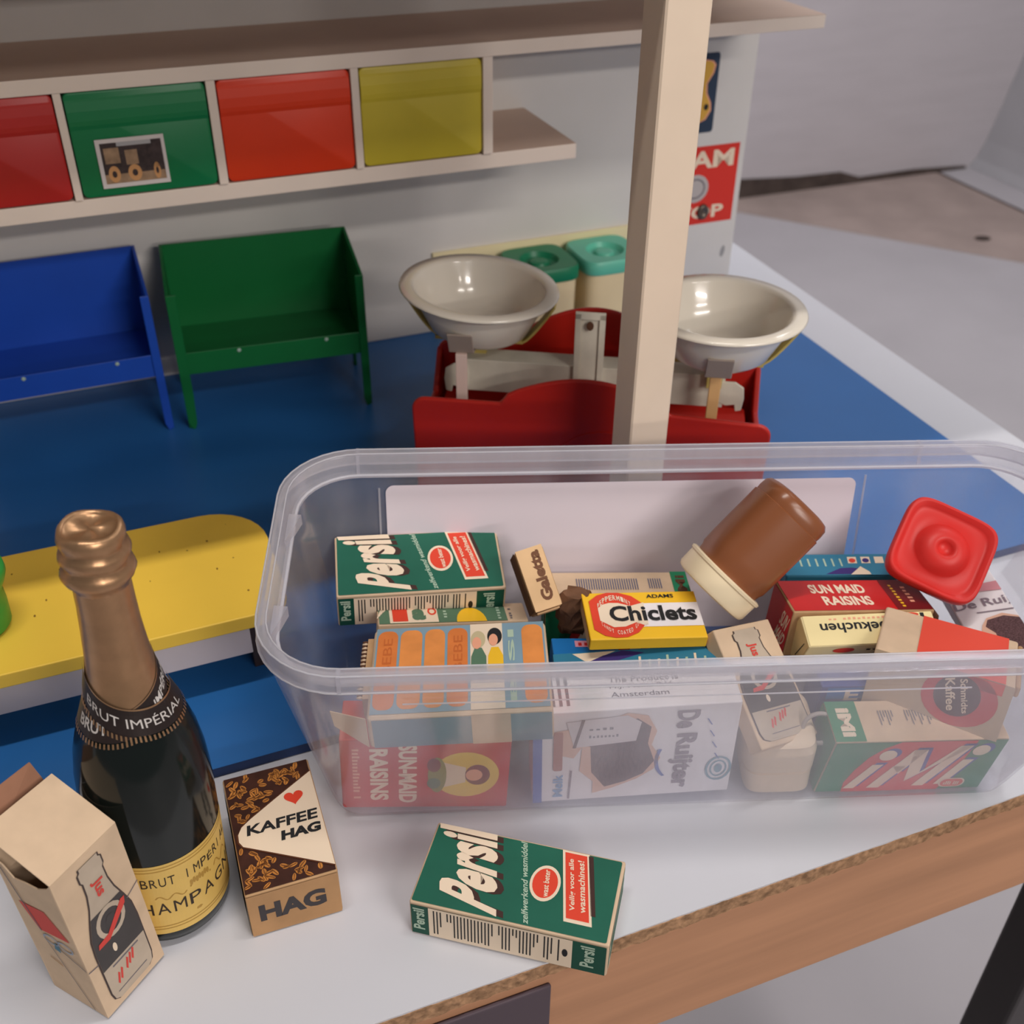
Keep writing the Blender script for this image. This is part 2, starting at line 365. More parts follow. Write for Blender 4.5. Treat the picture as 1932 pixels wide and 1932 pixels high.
# old photo on the green drawer
pc = MB(); pc.box(1.5, 5.85, 76.02, 76.12, 20.5, 23.68, mat('photo_border', (200, 192, 190), 0.4, 0.4)); pco = pc.build('photo_card', dg)
ar = Art(lambda s, t_, h: Vector((1.5+4.35*s, 76.02-h, 20.5+3.18*t_)), 0.01)
PH1 = mat('photo_dark', (58, 46, 46), 0.4, 0.4, 0.5, 200); PH2 = mat('photo_tan', (150, 122, 96), 0.4, 0.4, 0.3, 200); PH3 = mat('photo_sky', (160, 158, 160), 0.4, 0.4)
ar.rect(0.06, 0.95, 0.09, 0.92, PH1); ar.rect(0.06, 0.95, 0.09, 0.28, PH2, 1); ar.rect(0.3, 0.8, 0.84, 0.92, PH3, 1); ar.rect(0.1, 0.32, 0.5, 0.82, PH2, 1); ar.rect(0.4, 0.58, 0.45, 0.75, PH2, 1)
for cx, rx in ((0.2, 0.085), (0.5, 0.10), (0.83, 0.05)):
    ar.ell(cx, 0.28, rx, 0.17, mat('photo_wheel', (190, 140, 92), 0.4, 0.4), 2); ar.ell(cx, 0.28, rx*0.4, 0.07, PH1, 3)
ar.rect(0.64, 0.9, 0.35, 0.78, PH1, 2); ar.done('photo_print', dg)
# stickers on the back panel
VP = VW
ar = Art(lambda s, t_, h: SHl(50+4.6*s, t_, h)) if False else Art(lambda s, t_, h: Vector((50.0+4.7*s, VP-h, 16.0+6.9*t_)), 0.02)
DKB = mat('sticker_navy', (44, 58, 78), 0.5, 0.3); OCH = mat('sticker_ochre', (206, 158, 66), 0.5, 0.3)
ar.rrect(0, 1, 0, 1, 0.06, 0.05, DKB, 0)
prof = [(0.86, 0.9), (0.93, 0.85), (0.9, 0.75), (0.78, 0.62), (0.8, 0.5), (0.9, 0.38), (0.92, 0.28), (0.82, 0.17), (0.55, 0.1)]
ar.poly([(1-x, y) for x, y in prof][::-1]+[(0.5, 0.95)]+prof, PINK, 1)
ar.poly([(1-x*0.97, y*0.98+0.01) for x, y in prof][::-1]+[(0.5, 0.92)]+[(x*0.96, y*0.98+0.01) for x, y in prof], OCH, 2)
ar.ell(0.8, 0.33, 0.05, 0.04, BLACK, 3); ar.done('sticker', shop)['label'] = 'navy sticker with ochre bottle shape'
ar = Art(lambda s, t_, h: Vector((50.4+7.5*s, VP-h, 7.35+7.4*t_)), 0.02)
RS = mat('sticker_red', (206, 50, 40), 0.5, 0.3)
ar.rect(0, 1, 0, 1, RS); ar.rect(0.012, 0.988, 0.975, 0.99, RS, 1)
ar.t('VAM', 0.06, 0.93, 0.72, 0.94, INKC, 1, 0.03); ar.ell(0.42, 0.47, 0.19, 0.18, mat('sticker_grey', (176, 168, 166), 0.5, 0.3), 1)
ar.arc(0.42, 0.47, 0.12, 0.11, 0, 6.28, 0.02, 0.02, GREY, 2); ar.t('TOP', 0.18, 0.86, 0.07, 0.24, INKC, 1, 0.03); ar.rect(0, 0.15, 0.0, 0.1, DRED, 1)
ar.done('sticker', shop)['label'] = 'red square sticker with cream capitals'
mb = MB(); mb.lathe([(0.75, 0), (0.7, 0.25), (0.45, 0.3), (0.3, 0.15)], mat('knob_metal', (96, 86, 78), 0.35, 0.5, metal=0.6), 20, lambda x, y, z: Vector((54.6+x*0.8, VP-0.05-z, 8.55+y)))
mb.build('screw', shop, smooth=True)
ar = Art(lambda s, t_, h: Vector((57.0+0.8*s, VP-h, 3.6+1.2*t_)), 0.01); ar.ell(0.5, 0.5, 0.3, 0.5, mat('smudge', (150, 148, 148), 0.6, 0.2), 0, rot=-0.3); ar.done('smudge', shop)
# post
PF = mat('post_paint', (228, 208, 186), 0.5, 0.3, 0.05, 20)
mb = MB(); mb.box(27.58, 30.14, 49.0, 51.36, ZB+0.02, 39.9, PF)
mb.build('post', shop, bevel=0.10, seg=1)
mb = MB(); mb.box(UL, 59.2, 48.4, VB, 40.0, 41.2, SHW); mb.build('roof_board', shop, bevel=0.05)
mb = MB(); mb.box(UL, UL+1, VF+2, VW-0.05, ZB+0.02, 39.9, SHW); mb.build('side_panel', shop, bevel=0.05)

# counter bench (yellow)
YB = mat('yellow_board', (238, 194, 72), 0.42, 0.35, 0.04, 16)
YBE = mat('yellow_board_edge', (206, 158, 52), 0.5, 0.3, 0.05, 16)
ct = thing('counter_bench', 'low toy counter with round-ended yellow board and white apron at the left front', 'counter', (0, 0, 0), SHR)
mb = MB(); v0, v1, u1 = 46.9, 57.4, 6.1; pts = [(-31, v0)]
for k in range(9):
    a = -math.pi/2+k/8*math.pi/2; pts.append((u1-2.2+2.2*math.cos(a), v0+2.2+2.2*math.sin(a)))
for k in range(9):
    a = k/8*math.pi/2; pts.append((u1-3.6+3.6*math.cos(a), v1-3.6+3.6*math.sin(a)))
pts.append((-31, v1))
mb.prism(pts, 5.1, 6.0, YB, lambda a, b, z: Vector((a, b, z))); mb.build('yellow_board', ct, bevel=0.06)
a = Art(lambda s, t_, h: Vector((-31+37*s, 46.9+10.5*t_, 6.0+h)), 0.01)
rq = random.Random(2)
for k in range(16): cx, cy = rq.uniform(0.4, 0.97), rq.uniform(0.08, 0.9); a.ell(cx, cy, 0.0016*rq.uniform(0.4, 1.3), 0.007*rq.uniform(0.5, 1.5), mat('scuff_brown', (140, 100, 40), 0.6, 0.2), 0, 7)
a.done('scuff_marks', ct)['kind'] = 'stuff'
mb = MB(); mb.box(-30.5, 3.65, 47.5, 48.3, 2.85, 5.08, mat('apron_grey_white', (196, 186, 188), 0.55, 0.3, 0.04, 20)); mb.build('apron', ct, bevel=0.04)
for u0 in (3.7, -14, -30.4):
    mb = MB(); mb.box(u0, u0+0.9, 48.6, 56.4, ZB+0.02, 5.08, mat('leg_dark', (62, 50, 50), 0.6, 0.3)); mb.build('leg', ct, bevel=0.03)
# green toy at the left edge, standing on the counter
GT = mat('bright_green_plastic', (52, 150, 62), 0.35, 0.4)
mb = MB()
mb.lathe([(1.5, 6.02), (1.7, 6.3), (1.75, 7.5), (1.7, 8.4), (2.0, 9.0), (2.15, 9.4), (2.1, 9.9), (1.7, 10.15), (0.6, 10.3)], GT, 32, lambda x, y, z: SH(-9.9+x, 51.2+y, z))
tag(mb.build('green_cup', smooth=True), 'bright green plastic cup on the yellow counter board at the left frame edge', 'cup')

# ------------------------------------------------------------------ display bins
def bin_(name, label, col, u, v, yaw, w_):
    m_ = mat('bin_'+name, col, 0.4, 0.4, 0.05, 30); x = eu*math.cos(yaw)+ev*math.sin(yaw); y = -eu*math.sin(yaw)+ev*math.cos(yaw)
    t = thing('display_bin', label, 'display bin', SH(u, v, ZB+0.02), cols(x, y, Z), 'plastic display bins on the blue shop floor')
    D = 7.6; H = 12.0; tk = 0.22
    for i, xs in enumerate((0, w_-tk)):
        mb = MB(); prof = [(0.0, 11.2), (0.9, 11.35), (D-0.1, 12.2), (D, 12.2), (D, 0.0), (D-0.7, 0), (D-0.9, 3.6), (0.9, 4.3), (0.75, 0.0), (0.0, 0.0)]
        mb.prism(prof, xs, xs+tk, m_, lambda a, z, h: Vector((h, a, z))); mb.build('side_panel', t, bevel=0.03)
        mb = MB(); xf = (0, 0.75) if i == 0 else (w_-0.62, w_)
        mb.prism([(xf[0], 11.2), (xf[1], 11.2), (xf[1], 3.0), (xf[1]-0.1 if i == 0 else xf[1], 0.5), ((xf[0]+xf[1])/2+0.1, 0.0), ((xf[0]+xf[1])/2-0.1, 0.0), (xf[0], 0.6)], -0.18, 0.0, m_, lambda a, z, h: Vector((a, h, z))); mb.build('leg', t, bevel=0.03)
    mb = MB(); mb.prism([(tk, 12.2), (w_-tk, 12.2), (w_-tk, 3.4), (tk, 3.4)], D-tk, D, m_, lambda a, z, h: Vector((a, h, z))); mb.build('back_panel', t)
    mb = MB(); mb.prism([(0, 4.65), (0, 6.45), (0.14, 6.45), (0.2, 5.0), (D-0.25, 5.3), (D-0.25, 5.1)], tk, w_-tk, m_, lambda a, z, h: Vector((h, a, z))); mb.build('tray', t, bevel=0.03)
    for fx in (0.32, 0.78):
        mb = MB(); mb.lathe([(0.16, 0), (0.12, 0.06), (0.02, 0.08)], mat('bin_pip', (150, 170, 160), 0.4, 0.4), 10, lambda a, b, z: Vector((w_*fx+a, -0.02-z, 6.2+b))); mb.build('moulding_pip', t)
    return t
bin_('green', 'open green plastic display bin between the blue bin and the scale', (8, 92, 44), 4.1, 77.35, math.radians(-5.0), 14.5)
bin_('blue', 'open blue plastic display bin left of the green bin', (22, 66, 160), -11.2, 77.9, math.radians(0), 14.2)

# ------------------------------------------------------------------ balance scale
yw = math.radians(-7.0); SC0 = Vector((5.53, 66.7, ZB+0.02)); scx = Vector((math.cos(yw), math.sin(yw), 0)); scy = Vector((-math.sin(yw), math.cos(yw), 0))
scale = thing('balance_scale', 'red plastic toy balance scale with two white bowls behind the post', 'scale', SC0, cols(scx, scy, Z))
SR = mat('scale_red', (176, 34, 24), 0.32, 0.45, 0.05, 20); SWH = mat('scale_beam', (204, 198, 182), 0.5, 0.3, 0.18, 40)
def hump(x0, x1, zb, zs, zp, cx, hw, r=0.9, cut=True):
    top = []
    for k in range(7):
        a = math.pi-k/6*math.pi/2; top.append((x0+r+r*math.cos(a), zs-r+r*math.sin(a)))
    N_ = 22
    for k in range(N_+1):
        x = cx-hw+2*hw*k/N_; q = (x-cx)/hw; e = math.sqrt(max(0, 1-abs(q)**2.2)); e = e*0.75+0.25*(0.5+0.5*math.cos(math.pi*q)); top.append((x, zs+(zp-zs)*e))
    for k in range(7):
        a = math.pi/2-k/6*math.pi/2; top.append((x1-r+r*math.cos(a), zs-r-0.3+r*math.sin(a)))
    bot = [(x1-0.15, 0.6), (x1-0.8, 0.0), (x1-4.2, 0.0), (x1-4.8, 0.9), (x0+4.8, 0.9), (x0+4.2, 0.0), (x0+0.8, 0.0), (x0+0.15, 0.6)]
    return top+bot
mb = MB(); mb.prism(hump(-11.85, 11.95, 0, 8.5, 10.6, -0.3, 5.6), -4.75, -4.35, SR, lambda a, z, h: Vector((a, h, z)))
mb.build('front_panel', scale, bevel=0.16, seg=3)
mb = MB(); mb.prism(hump(-11.75, 11.7, 0, 8.3, 11.5, -0.2, 5.8), 4.35, 4.75, SR, lambda a, z, h: Vector((a, h, z)))
mb.build('back_panel', scale, bevel=0.16, seg=3)
for sx in (-1, 1):
    mb = MB(); mb.prism([(-4.4, 0.8), (-4.4, 7.2), (-3.4, 6.4), (-2.2, 5.2), (2.2, 5.2), (3.4, 6.6), (4.4, 7.8), (4.4, 0.8)], sx*11.6-0.2, sx*11.6+0.2, SR, lambda a, z, h: Vector((h, a, z))); mb.build('side_panel', scale, bevel=0.1)
mb = MB(); mb.box(-11.4, 11.4, -4.35, 4.35, 0.9, 1.3, SR); mb.box(-10.9, 10.9, -3.2, 3.2, 1.3, 5.0, SR); mb.build('inner_tray', scale, bevel=0.15)
ar = Art(lambda s, t_, h: Vector((-11.85+23.8*s, -4.75-h, 8.5*t_)), 0.0)
mb = MB()   # raised rib ring on the front
for k in range(24):
    a = math.pi*k/24; b = math.pi*(k+1)/24
    mb.prism([(1.2+3.4*math.cos(a), 4.0+2.9*math.sin(a)), (1.2+3.2*math.cos(a), 4.0+2.7*math.sin(a)), (1.2+3.2*math.cos(b), 4.0+2.7*math.sin(b)), (1.2+3.4*math.cos(b), 4.0+2.9*math.sin(b))], -4.82, -4.7, SR, lambda x_, z, h: Vector((x_, h, z)))
mb.build('front_rib', scale)
mb = MB(); mb.box(-8.8, 8.9, -0.9, -0.7, 7.2, 9.5, SWH); mb.box(-8.8, 8.9, -0.9, 0.9, 9.4, 9.6, SWH); mb.box(-8.8, 8.9, 0.7, 0.9, 7.2, 9.5, SWH)
for sx in (-1, 1):
    mb.prism([(sx*8.6, 9.2), (sx*9.6, 9.2), (sx*10.2, 8.8), (sx*10.3, 8.0), (sx*10.2, 7.1), (sx*9.8, 7.0), (sx*9.7, 7.5), (sx*9.1, 7.4), (sx*8.6, 7.6)], -0.95, -0.75, SWH, lambda a, z, h: Vector((a, h, z)))
mb.build('beam', scale, bevel=0.05)
mb = MB(); mb.box(-1.35, -0.95, -1.15, -0.95, 6.4, 13.6, SWH); mb.box(0.25, 0.65, -1.15, -0.95, 6.4, 13.6, SWH); mb.box(-0.95, 0.25, -1.0, -0.95, 6.4, 13.6, SWH); mb.box(-1.35, 0.65, -1.15, -0.95, 13.2, 13.7, SWH)
pn = mb.build('pointer', scale, bevel=0.05)
mb = MB(); mb.lathe([(0.24, 0), (0.24, 0.1), (0.05, 0.12)], BROWNC, 14, lambda a, b, z: Vector((-0.35+a, -1.17-z, 12.8+b*1.3))); mb.build('pivot_pin', pn)
mb = MB(); mb.box(-11.2, -3, 4.0, 4.25, 0, 0, SR)
GM = mat('bracket_grey', (150, 136, 126), 0.5, 0.3); PW1 = mat('post_pinkwhite', (206, 182, 172), 0.5, 0.3); PW2 = mat('post_ochre', (214, 172, 118), 0.5, 0.3)
YST = mat('strap_yellow', (186, 168, 96), 0.6, 0.2, 0.2, 60)
WBO = mat('bowl_white', (216, 208, 194), 0.18, 0.5, 0.02, 20, coat=0.4)
def pan(cx, cy, zr, pw, tx, ty, px):
    ax = lambda x, y, z: Vector((cx+x*0.9, cy+y*0.9, zr+z*0.76+tx*x+ty*y))
    mb = MB()
    mb.lathe([(3.0, -4.4), (3.3, -4.35), (3.75, -3.9), (4.6, -1.9), (5.0, -0.45), (5.15, -0.25), (5.95, -0.35), (6.0, -0.25), (5.9, -0.05), (5.2, 0.0), (5.0, -0.06), (4.85, -0.3), (4.35, -2.0), (3.55, -3.7), (3.0, -4.1), (1.5, -4.15), (0.01, -4.15)], WBO, 56, ax, True, False)
    mb.build('bowl', scale, smooth=True)
    mb = MB(); mb.box(px-0.37, px+0.37, -2.9, -2.5, 2.0, zr-3.5, pw); mb.build('pan_post', scale, bevel=0.04)
    mb = MB(); mb.prism([(-4.05, zr-1.85), (-3.9, zr-1.8), (-3.15, zr-3.3), (-2.4, zr-3.5), (-2.4, zr-3.65), (-3.25, zr-3.5)], px-0.85, px+0.85, GM, lambda a, z, h: Vector((h, a+cy, z))); mb.build('bracket', scale, bevel=0.06)
    mb = MB()
    for s_ in (-1, 1):
        for k in range(6):
            x0 = 2.9+k*0.37; x1 = x0+0.37; z0 = -3.6+(k/6)**1.3*2.9; z1 = -3.6+((k+1)/6)**1.3*2.9
            z0 += tx*s_*x0; z1 += tx*s_*x1
            mb.add([(cx+s_*x0, cy-0.7, zr+z0), (cx+s_*x1, cy-0.7, zr+z1), (cx+s_*x1, cy+0.7, zr+z1), (cx+s_*x0, cy+0.7, zr+z0),
                    (cx+s_*(x0+0.1), cy-0.7, zr+z0-0.1), (cx+s_*(x1+0.1), cy-0.7, zr+z1-0.1), (cx+s_*(x1+0.1), cy+0.7, zr+z1-0.1), (cx+s_*(x0+0.1), cy+0.7, zr+z0-0.1)],
                   [(0, 1, 2, 3), (7, 6, 5, 4), (0, 4, 5, 1), (3, 2, 6, 7), (1, 5, 6, 2), (0, 3, 7, 4)], YST)
    mb.box(cx-3.0, cx+3.0, cy-0.8, cy+0.8, zr-3.8, zr-3.55, YST)
    mb.box(cx-0.5, cx+0.5, cy-0.5, cy+0.5, 8.9, zr-3.79, YST)
    mb.build('cradle', scale)
pan(-8.0, 0.6, 14.45, PW1, -0.06, 0.0, -8.75); pan(8.15, -0.9, 14.65, PW2, 0.0, 0.0, 8.1)

# ------------------------------------------------------------------ jars with lids and their rack by the wall
def sq_loop(r, z, c, k=0.62, n=40, R_=None):
    out = []
    for i in range(n):
        a = 2*math.pi*i/n; ca, sa = math.cos(a), math.sin(a); p = 2/5.0
        out.append(c(r*math.copysign(abs(ca)**p, ca), r*math.copysign(abs(sa)**p, sa), z))
    return out
def squarejar(name, label, u, v, lidc, lname):
    t = thing(name, label, 'jar', SH(u, v, ZB+0.02), SHR, 'cream jars with green lids against the shop wall')
    JC = mat('jar_cream', (226, 206, 164), 0.4, 0.4, 0.05, 30); c = lambda x, y, z: Vector((x, y, z))
    mb = MB(); mb.loft([sq_loop(r, z, c) for r, z in ((2.4, 0), (2.6, 0.2), (2.75, 3), (2.8, 5.9))], JC, False, True, True); mb.build('jar_body', t, autos=True)
    LM = mat('jar_lid_'+lname, lidc, 0.4, 0.4, 0.05, 40)
    mb = MB(); mb.loft([sq_loop(r, z, c) for r, z in ((2.95, 5.9), (3.0, 6.0), (2.98, 6.9), (2.85, 7.1), (2.45, 7.1))]+[[Vector((r*math.cos(2*math.pi*i/40), r*math.sin(2*math.pi*i/40), z)) for i in range(40)] for r, z in ((1.75, 7.05), (1.55, 6.6), (1.0, 6.45), (0.8, 6.85), (0.5, 6.95), (0.3, 6.92))], LM, False, True, True)
    mb.build('lid', t, autos=True)
squarejar('storage_jar', 'cream jar with dark green square lid behind the left scale bowl', 36.3, 83.4, (22, 120, 82), 'dark_green')
squarejar('storage_jar', 'cream jar with pale turquoise square lid beside the post', 42.7, 83.4, (96, 186, 160), 'turquoise')
mb = MB(); RK = mat('rack_cream', (226, 212, 170), 0.45, 0.35, 0.05, 20)
mb.box(27.5, 49.5, 86.55, 86.8, ZB+0.03, 8.3, RK, SH)
tag(mb.build('jar_rack', bevel=0.02), 'low cream backing rack behind the green lidded jars', 'rack')

# ------------------------------------------------------------------ translucent container
CO = Vector((8.18748, 42.80490, 0.47517)); E1 = Vector((0.99754786, 0.06869201, -0.01340418)); E2 = Vector((-0.06809694, 0.9968482, 0.04069967)); EN = Vector((0.01615767, -0.03968709, 0.99908151))
CA, CB, CT, CZ = 20.074, 8.404, 2.513, 12.8
def CW(x, y, z): return CO+E1*x+E2*y+EN*z
PPB = clear('clear_plastic_wall', 0.125, streak=0.35); PPR = clear('milky_plastic_rim', 0.33, (0.84, 0.83, 0.88), 0.12, 0.14)
cont = thing('storage_box', 'large translucent plastic storage box full of toy grocery packs', 'storage box', CO, cols(E1, E2, EN))
def rl(a, b, r, z, n=10):
    L = []; ex = 0.35+1.5*z/CZ      # the right end flares a little more
    for cx, cy, q in ((a-r+ex, b-r, 0), (-a+r, b-r, 1), (-a+r, -b+r, 2), (a-r+ex, -b+r, 3)):
        for k in range(n):
            t_ = (q+k/(n-1))*math.pi/2; L.append(Vector((cx+r*math.cos(t_), cy+r*math.sin(t_), z)))
    return L
A0, B0 = CA-CT, CB-CT
def wl(z, off=0.0):
    k = z/CZ; return rl(A0+CT*k-off, B0+CT*k-off, 1.7+2.0*k-off, z)
zl = CZ-1.25
mb = MB()
outer = [rl(A0-0.35, B0-0.35, 1.4, 0.0), rl(A0-0.12, B0-0.12, 1.6, 0.04), rl(A0, B0, 1.7, 0.2), wl(1.0), wl(4), wl(7), wl(zl-0.3), wl(zl)]
inner = [wl(zl, 0.12), wl(7, 0.12), wl(4, 0.12), wl(1.0, 0.12), rl(A0-0.12, B0-0.12, 1.6, 0.2), rl(A0-0.35, B0-0.35, 1.4, 0.12)]
inner = [[Vector((p.x, p.y, p.z)) for p in l] for l in inner]
mb.loft(outer+inner, PPB, False, True, True); mb.build('box_body', cont, autos=True)
mb = MB()
def ro(d, z, rr=4.0): return rl(CA-d, CB-d, max(0.8, rr-d), z)
ring = [ro(0.62, zl+0.02), ro(0.95, zl+0.02), ro(0.95, zl+0.14), ro(0.66, zl+0.16), ro(0.56, CZ-0.12), ro(0.46, CZ), ro(0.06, CZ), ro(0.0, CZ-0.08), ro(-0.04, CZ-0.95), ro(0.05, CZ-0.97), ro(0.1, CZ-0.15), ro(0.42, CZ-0.13)]
mb.loft(ring, PPR, True)
for x in (-16.2, 14.8):
    for s_ in (-1, 1):
        mb.prism([(s_*(CB+0.06), CZ-0.95), (s_*(CB+0.06), CZ+0.02), (s_*(CB-0.5), CZ+0.03), (s_*(CB-0.72), zl+0.1), (s_*(CB-0.6), zl+0.1), (s_*(CB-0.45), CZ-0.1)], x-0.09, x+0.09, PPR, lambda a, z, h: Vector((h, a, z)))
for y in (3.6, -3.2):
    mb.prism([(-CA+0.62, y), (-CA+1.25, y-0.1), (-CA+0.62, y-2.2)], zl+0.05, CZ-0.6, PPR, lambda a, b, z: Vector((a, b, z)))
    mb.prism([(-CA+0.10, y), (-CA+0.42, y-0.1), (-CA+0.42, y-2.2)], CZ-0.5, CZ-0.2, PPR, lambda a, b, z: Vector((a, b, z)))
mb.build('box_rim', cont, autos=True)
GLINT = clear('rim_glint', 0.55, (0.92, 0.92, 0.96), 0.1, 0.2)  # pale rings added to paint the bright lines along the rim edges
for d_, z_, rr_ in ((0.86, zl+0.12, 0.085), (0.48, CZ+0.01, 0.04), (-0.02, CZ-0.97, 0.06), (0.03, CZ+0.0, 0.045)):
    mb = MB(); mb.loft([ro(d_+rr_*math.cos(q), z_+rr_*math.sin(q)) for q in [2*math.pi*i/8 for i in range(8)]], GLINT, True); mb.build('rim_glint', cont, smooth=True)
# raised panel outline on front and back wall + white label sheet
def backw(x, z, h=0.0): k = z/CZ; return Vector((x, B0+CT*k-0.14-h, z+h*0.19))
def frontw(x, z, h=0.0): k = z/CZ; return Vector((x, -(B0+CT*k)-h, z))
mb = MB(); x0, x1, z0, z1, r = -14.8, 11.55, 1.3, 10.75, 0.45; L0 = []
for cx, cz, q in ((x1-r, z1-r, 0), (x0+r, z1-r, 1), (x0+r, z0+r, 2), (x1-r, z0+r, 3)):
    for k in range(6):
        t_ = (q+k/5)*math.pi/2; L0.append((cx+r*math.cos(t_), cz+r*math.sin(t_)))
mb.prism(L0, 0.02, 0.06, mat('label_sheet_white', (214, 205, 214), 0.35, 0.4), lambda a, z, h: backw(a, z, h)); mb.build('label_sheet', cont)
RIB = clear('clear_rib', 0.4, (0.9, 0.9, 0.95), 0.1, 0.2)
for w1, pts in (('b', [(12.15, 1.2), (12.05, 10.9), (-15.15, 10.6), (-15.2, 1.2)]),):
    for a, b in ((0, 1), (2, 3)):
        (xa, za), (xb, zb) = pts[a], pts[b]; mb = MB()
        mb.add([backw(xa-0.06, za, 0.0), backw(xa+0.06, za, 0.0), backw(xb+0.06, zb, 0.0), backw(xb-0.06, zb, 0.0), backw(xa-0.03, za, 0.1), backw(xa+0.03, za, 0.1), backw(xb+0.03, zb, 0.1), backw(xb-0.03, zb, 0.1)],
               [(0, 1, 2, 3), (4, 5, 6, 7), (0, 1, 5, 4), (2, 3, 7, 6), (1, 2, 6, 5), (0, 3, 7, 4)], RIB); mb.build('panel_rib', cont)
def strip(p, q, wd):
    (xa, za), (xb, zb) = p, q; mb = MB()
    mb.add([frontw(xa, za-wd, 0.01), frontw(xb, zb-wd, 0.01), frontw(xb, zb+wd, 0.01), frontw(xa, za+wd, 0.01), frontw(xa, za, 0.07), frontw(xb, zb, 0.07)], [(0, 1, 2, 3), (0, 1, 5, 4), (3, 2, 5, 4), (0, 3, 4), (1, 2, 5)], RIB); mb.build('panel_rib', cont)
strip((-13.6, 10.6), (11.8, 10.6), 0.05)

# ------------------------------------------------------------------ cartons
def crt(name, label, cat, key, body=CREAM, bev=0.09, group=None, wob=0.04):
    R_, c, d = FIT[key]
    R_ = (R_[0:3], R_[3:6], R_[6:9]); dy = {'raisins1': 0.2, 'deruijter': 0.18, 'imi': 0.3}.get(key, 0)
    if dy: c = CO*0+Vector(c)+E2*dy+EN*0.08
    if key == 'bottlecarton': c = Vector(c)+E1*0.62
    t = thing(name, label, cat, c, R_, group)
    x, y, z = d[0]/2, d[1]/2, d[2]/2; mb = MB(); rnd = random.Random(key)
    P = [(a*x+rnd.uniform(-wob, wob)*0.5, b*y+rnd.uniform(-wob, wob)*0.5, e*z) for e in (-1, 1) for b in (-1, 1) for a in (-1, 1)]
    mb.add(P, [(0, 2, 3, 1), (4, 5, 7, 6), (0, 1, 5, 4), (2, 6, 7, 3), (0, 4, 6, 2), (1, 3, 7, 5)], body)
    mb.build('carton_body', t, bevel=bev, seg=3)
    return t, d
FIT = {
'persil1': ([0.97166, 0.2364, -0.00015, -0.2364, 0.97166, 0.00019, 0.00019, -0.00015, 1.0], [0.496, 30.8, 1.20], [9.15, 4.513, 2.35]),
'hag': ([0.93771, -0.34741, 0.00117, 0.34741, 0.93771, 0.00034, -0.00121, 8e-05, 1.0], [-10.972, 33.364, 1.53], [4.222, 7.08, 3.02]),
'persil2': ([0.98826, -0.14173, 0.05702, 0.14908, 0.97624, -0.15724, -0.03338, 0.16389, 0.98591], [-5.106, 46.829, 7.293], [9.023, 4.403, 2.416]),
'galetta': ([0.93871, -0.33501, 0.08117, 0.29805, 0.67053, -0.67938, 0.17317, 0.66194, 0.72928], [1.316, 44.973, 8.544], [1.564, 3.405, 2.3]),
'biscuit': ([0.99818, -0.04324, -0.04207, 0.04415, 0.99881, 0.02082, 0.04112, -0.02264, 0.9989], [-2.457, 39.171, 6.712], [8.85, 6.473, 2.062]),
'raisins1': ([0.99705, -0.05894, 0.0492, 0.06054, 0.99767, -0.03161, -0.04722, 0.0345, 0.99829], [-4.228, 37.46, 3.10], [8.315, 2.6, 5.1]),
'deruijter': ([0.99686, -0.0771, -0.01806, 0.0758, 0.99506, -0.06412, 0.02292, 0.06255, 0.99778], [6.10, 37.95, 4.12], [10.1, 2.4, 6.868]),
'imi': ([0.9966, -0.06947, 0.04421, 0.07592, 0.98306, -0.16682, -0.03187, 0.16961, 0.985], [20.359, 38.713, 2.60], [8.906, 2.434, 4.6]),
'raisins2': ([0.98625, -0.14532, 0.07875, 0.13835, 0.98649, 0.08778, -0.09044, -0.07568, 0.99302], [18.404, 45.171, 6.061], [7.954, 2.867, 2.918]),
'kuchen': ([0.99124, -0.10261, 0.08311, 0.12495, 0.93242, -0.33908, -0.0427, 0.3465, 0.93708], [18.709, 43.215, 6.173], [7.241, 1.805, 2.5]),
'coffee': ([0.91481, 0.40102, 0.04798, -0.40379, 0.91066, 0.0875, -0.0086, -0.09942, 0.99501], [22.047, 40.868, 6.161], [6.597, 4.139, 3.417]),
'imi2': ([0.99966, -0.02597, -0.00138, 0.02595, 0.99264, 0.11832, -0.0017, -0.11832, 0.99297], [5.901, 46.848, 4.55], [8.166, 2.958, 4.0]),
'mixback': ([0.99425, 0.06619, -0.0842, -0.07102, 0.99592, -0.05572, 0.08016, 0.06138, 0.99489], [18.884, 48.98, 4.795], [6.22, 1.807, 4.0]),
'mixfront': ([0.99707, -0.0618, -0.04511, 0.06467, 0.99578, 0.06507, 0.0409, -0.0678, 0.99686], [6.578, 40.65, 5.667], [8.651, 2.3, 2.0]),
'greenbox': ([0.98499, -0.16638, 0.04587, 0.15368, 0.96648, 0.20568, -0.07855, -0.19555, 0.97754], [-3.231, 44.086, 5.262], [8.013, 1.995, 3.0]),
'bluebox': ([0.99607, -0.0737, 0.04911, 0.07183, 0.99666, 0.03884, -0.05181, -0.03516, 0.99804], [3.918, 42.035, 4.449], [3.519, 2.753, 3.0]),
'chiclets': ([0.99368, -0.0993, 0.05235, 0.10296, 0.99203, -0.07267, -0.04472, 0.0776, 0.99598], [6.887, 43.074, 7.553], [6.123, 3.399, 0.756]),
'bottlecarton': ([0.8486, -0.32507, 0.41738, 0.48595, 0.79081, -0.37211, -0.20911, 0.5186, 0.82905], [12.20, 40.40, 5.50], [3.9, 6.4, 1.0]),
'tub': ([0.99731, 0.00422, -0.07316, -0.00861, 0.99818, -0.05976, 0.07277, 0.06023, 0.99553], [13.846, 39.232, 2.407], [3.702, 4.0, 3.763]),
'lid': ([0.89186, 0.45165, -0.02456, -0.36096, 0.67795, -0.64039, -0.27258, 0.58, 0.76766], [23.234, 46.69, 9.568], [5.162, 4.98, 0.6]),
}
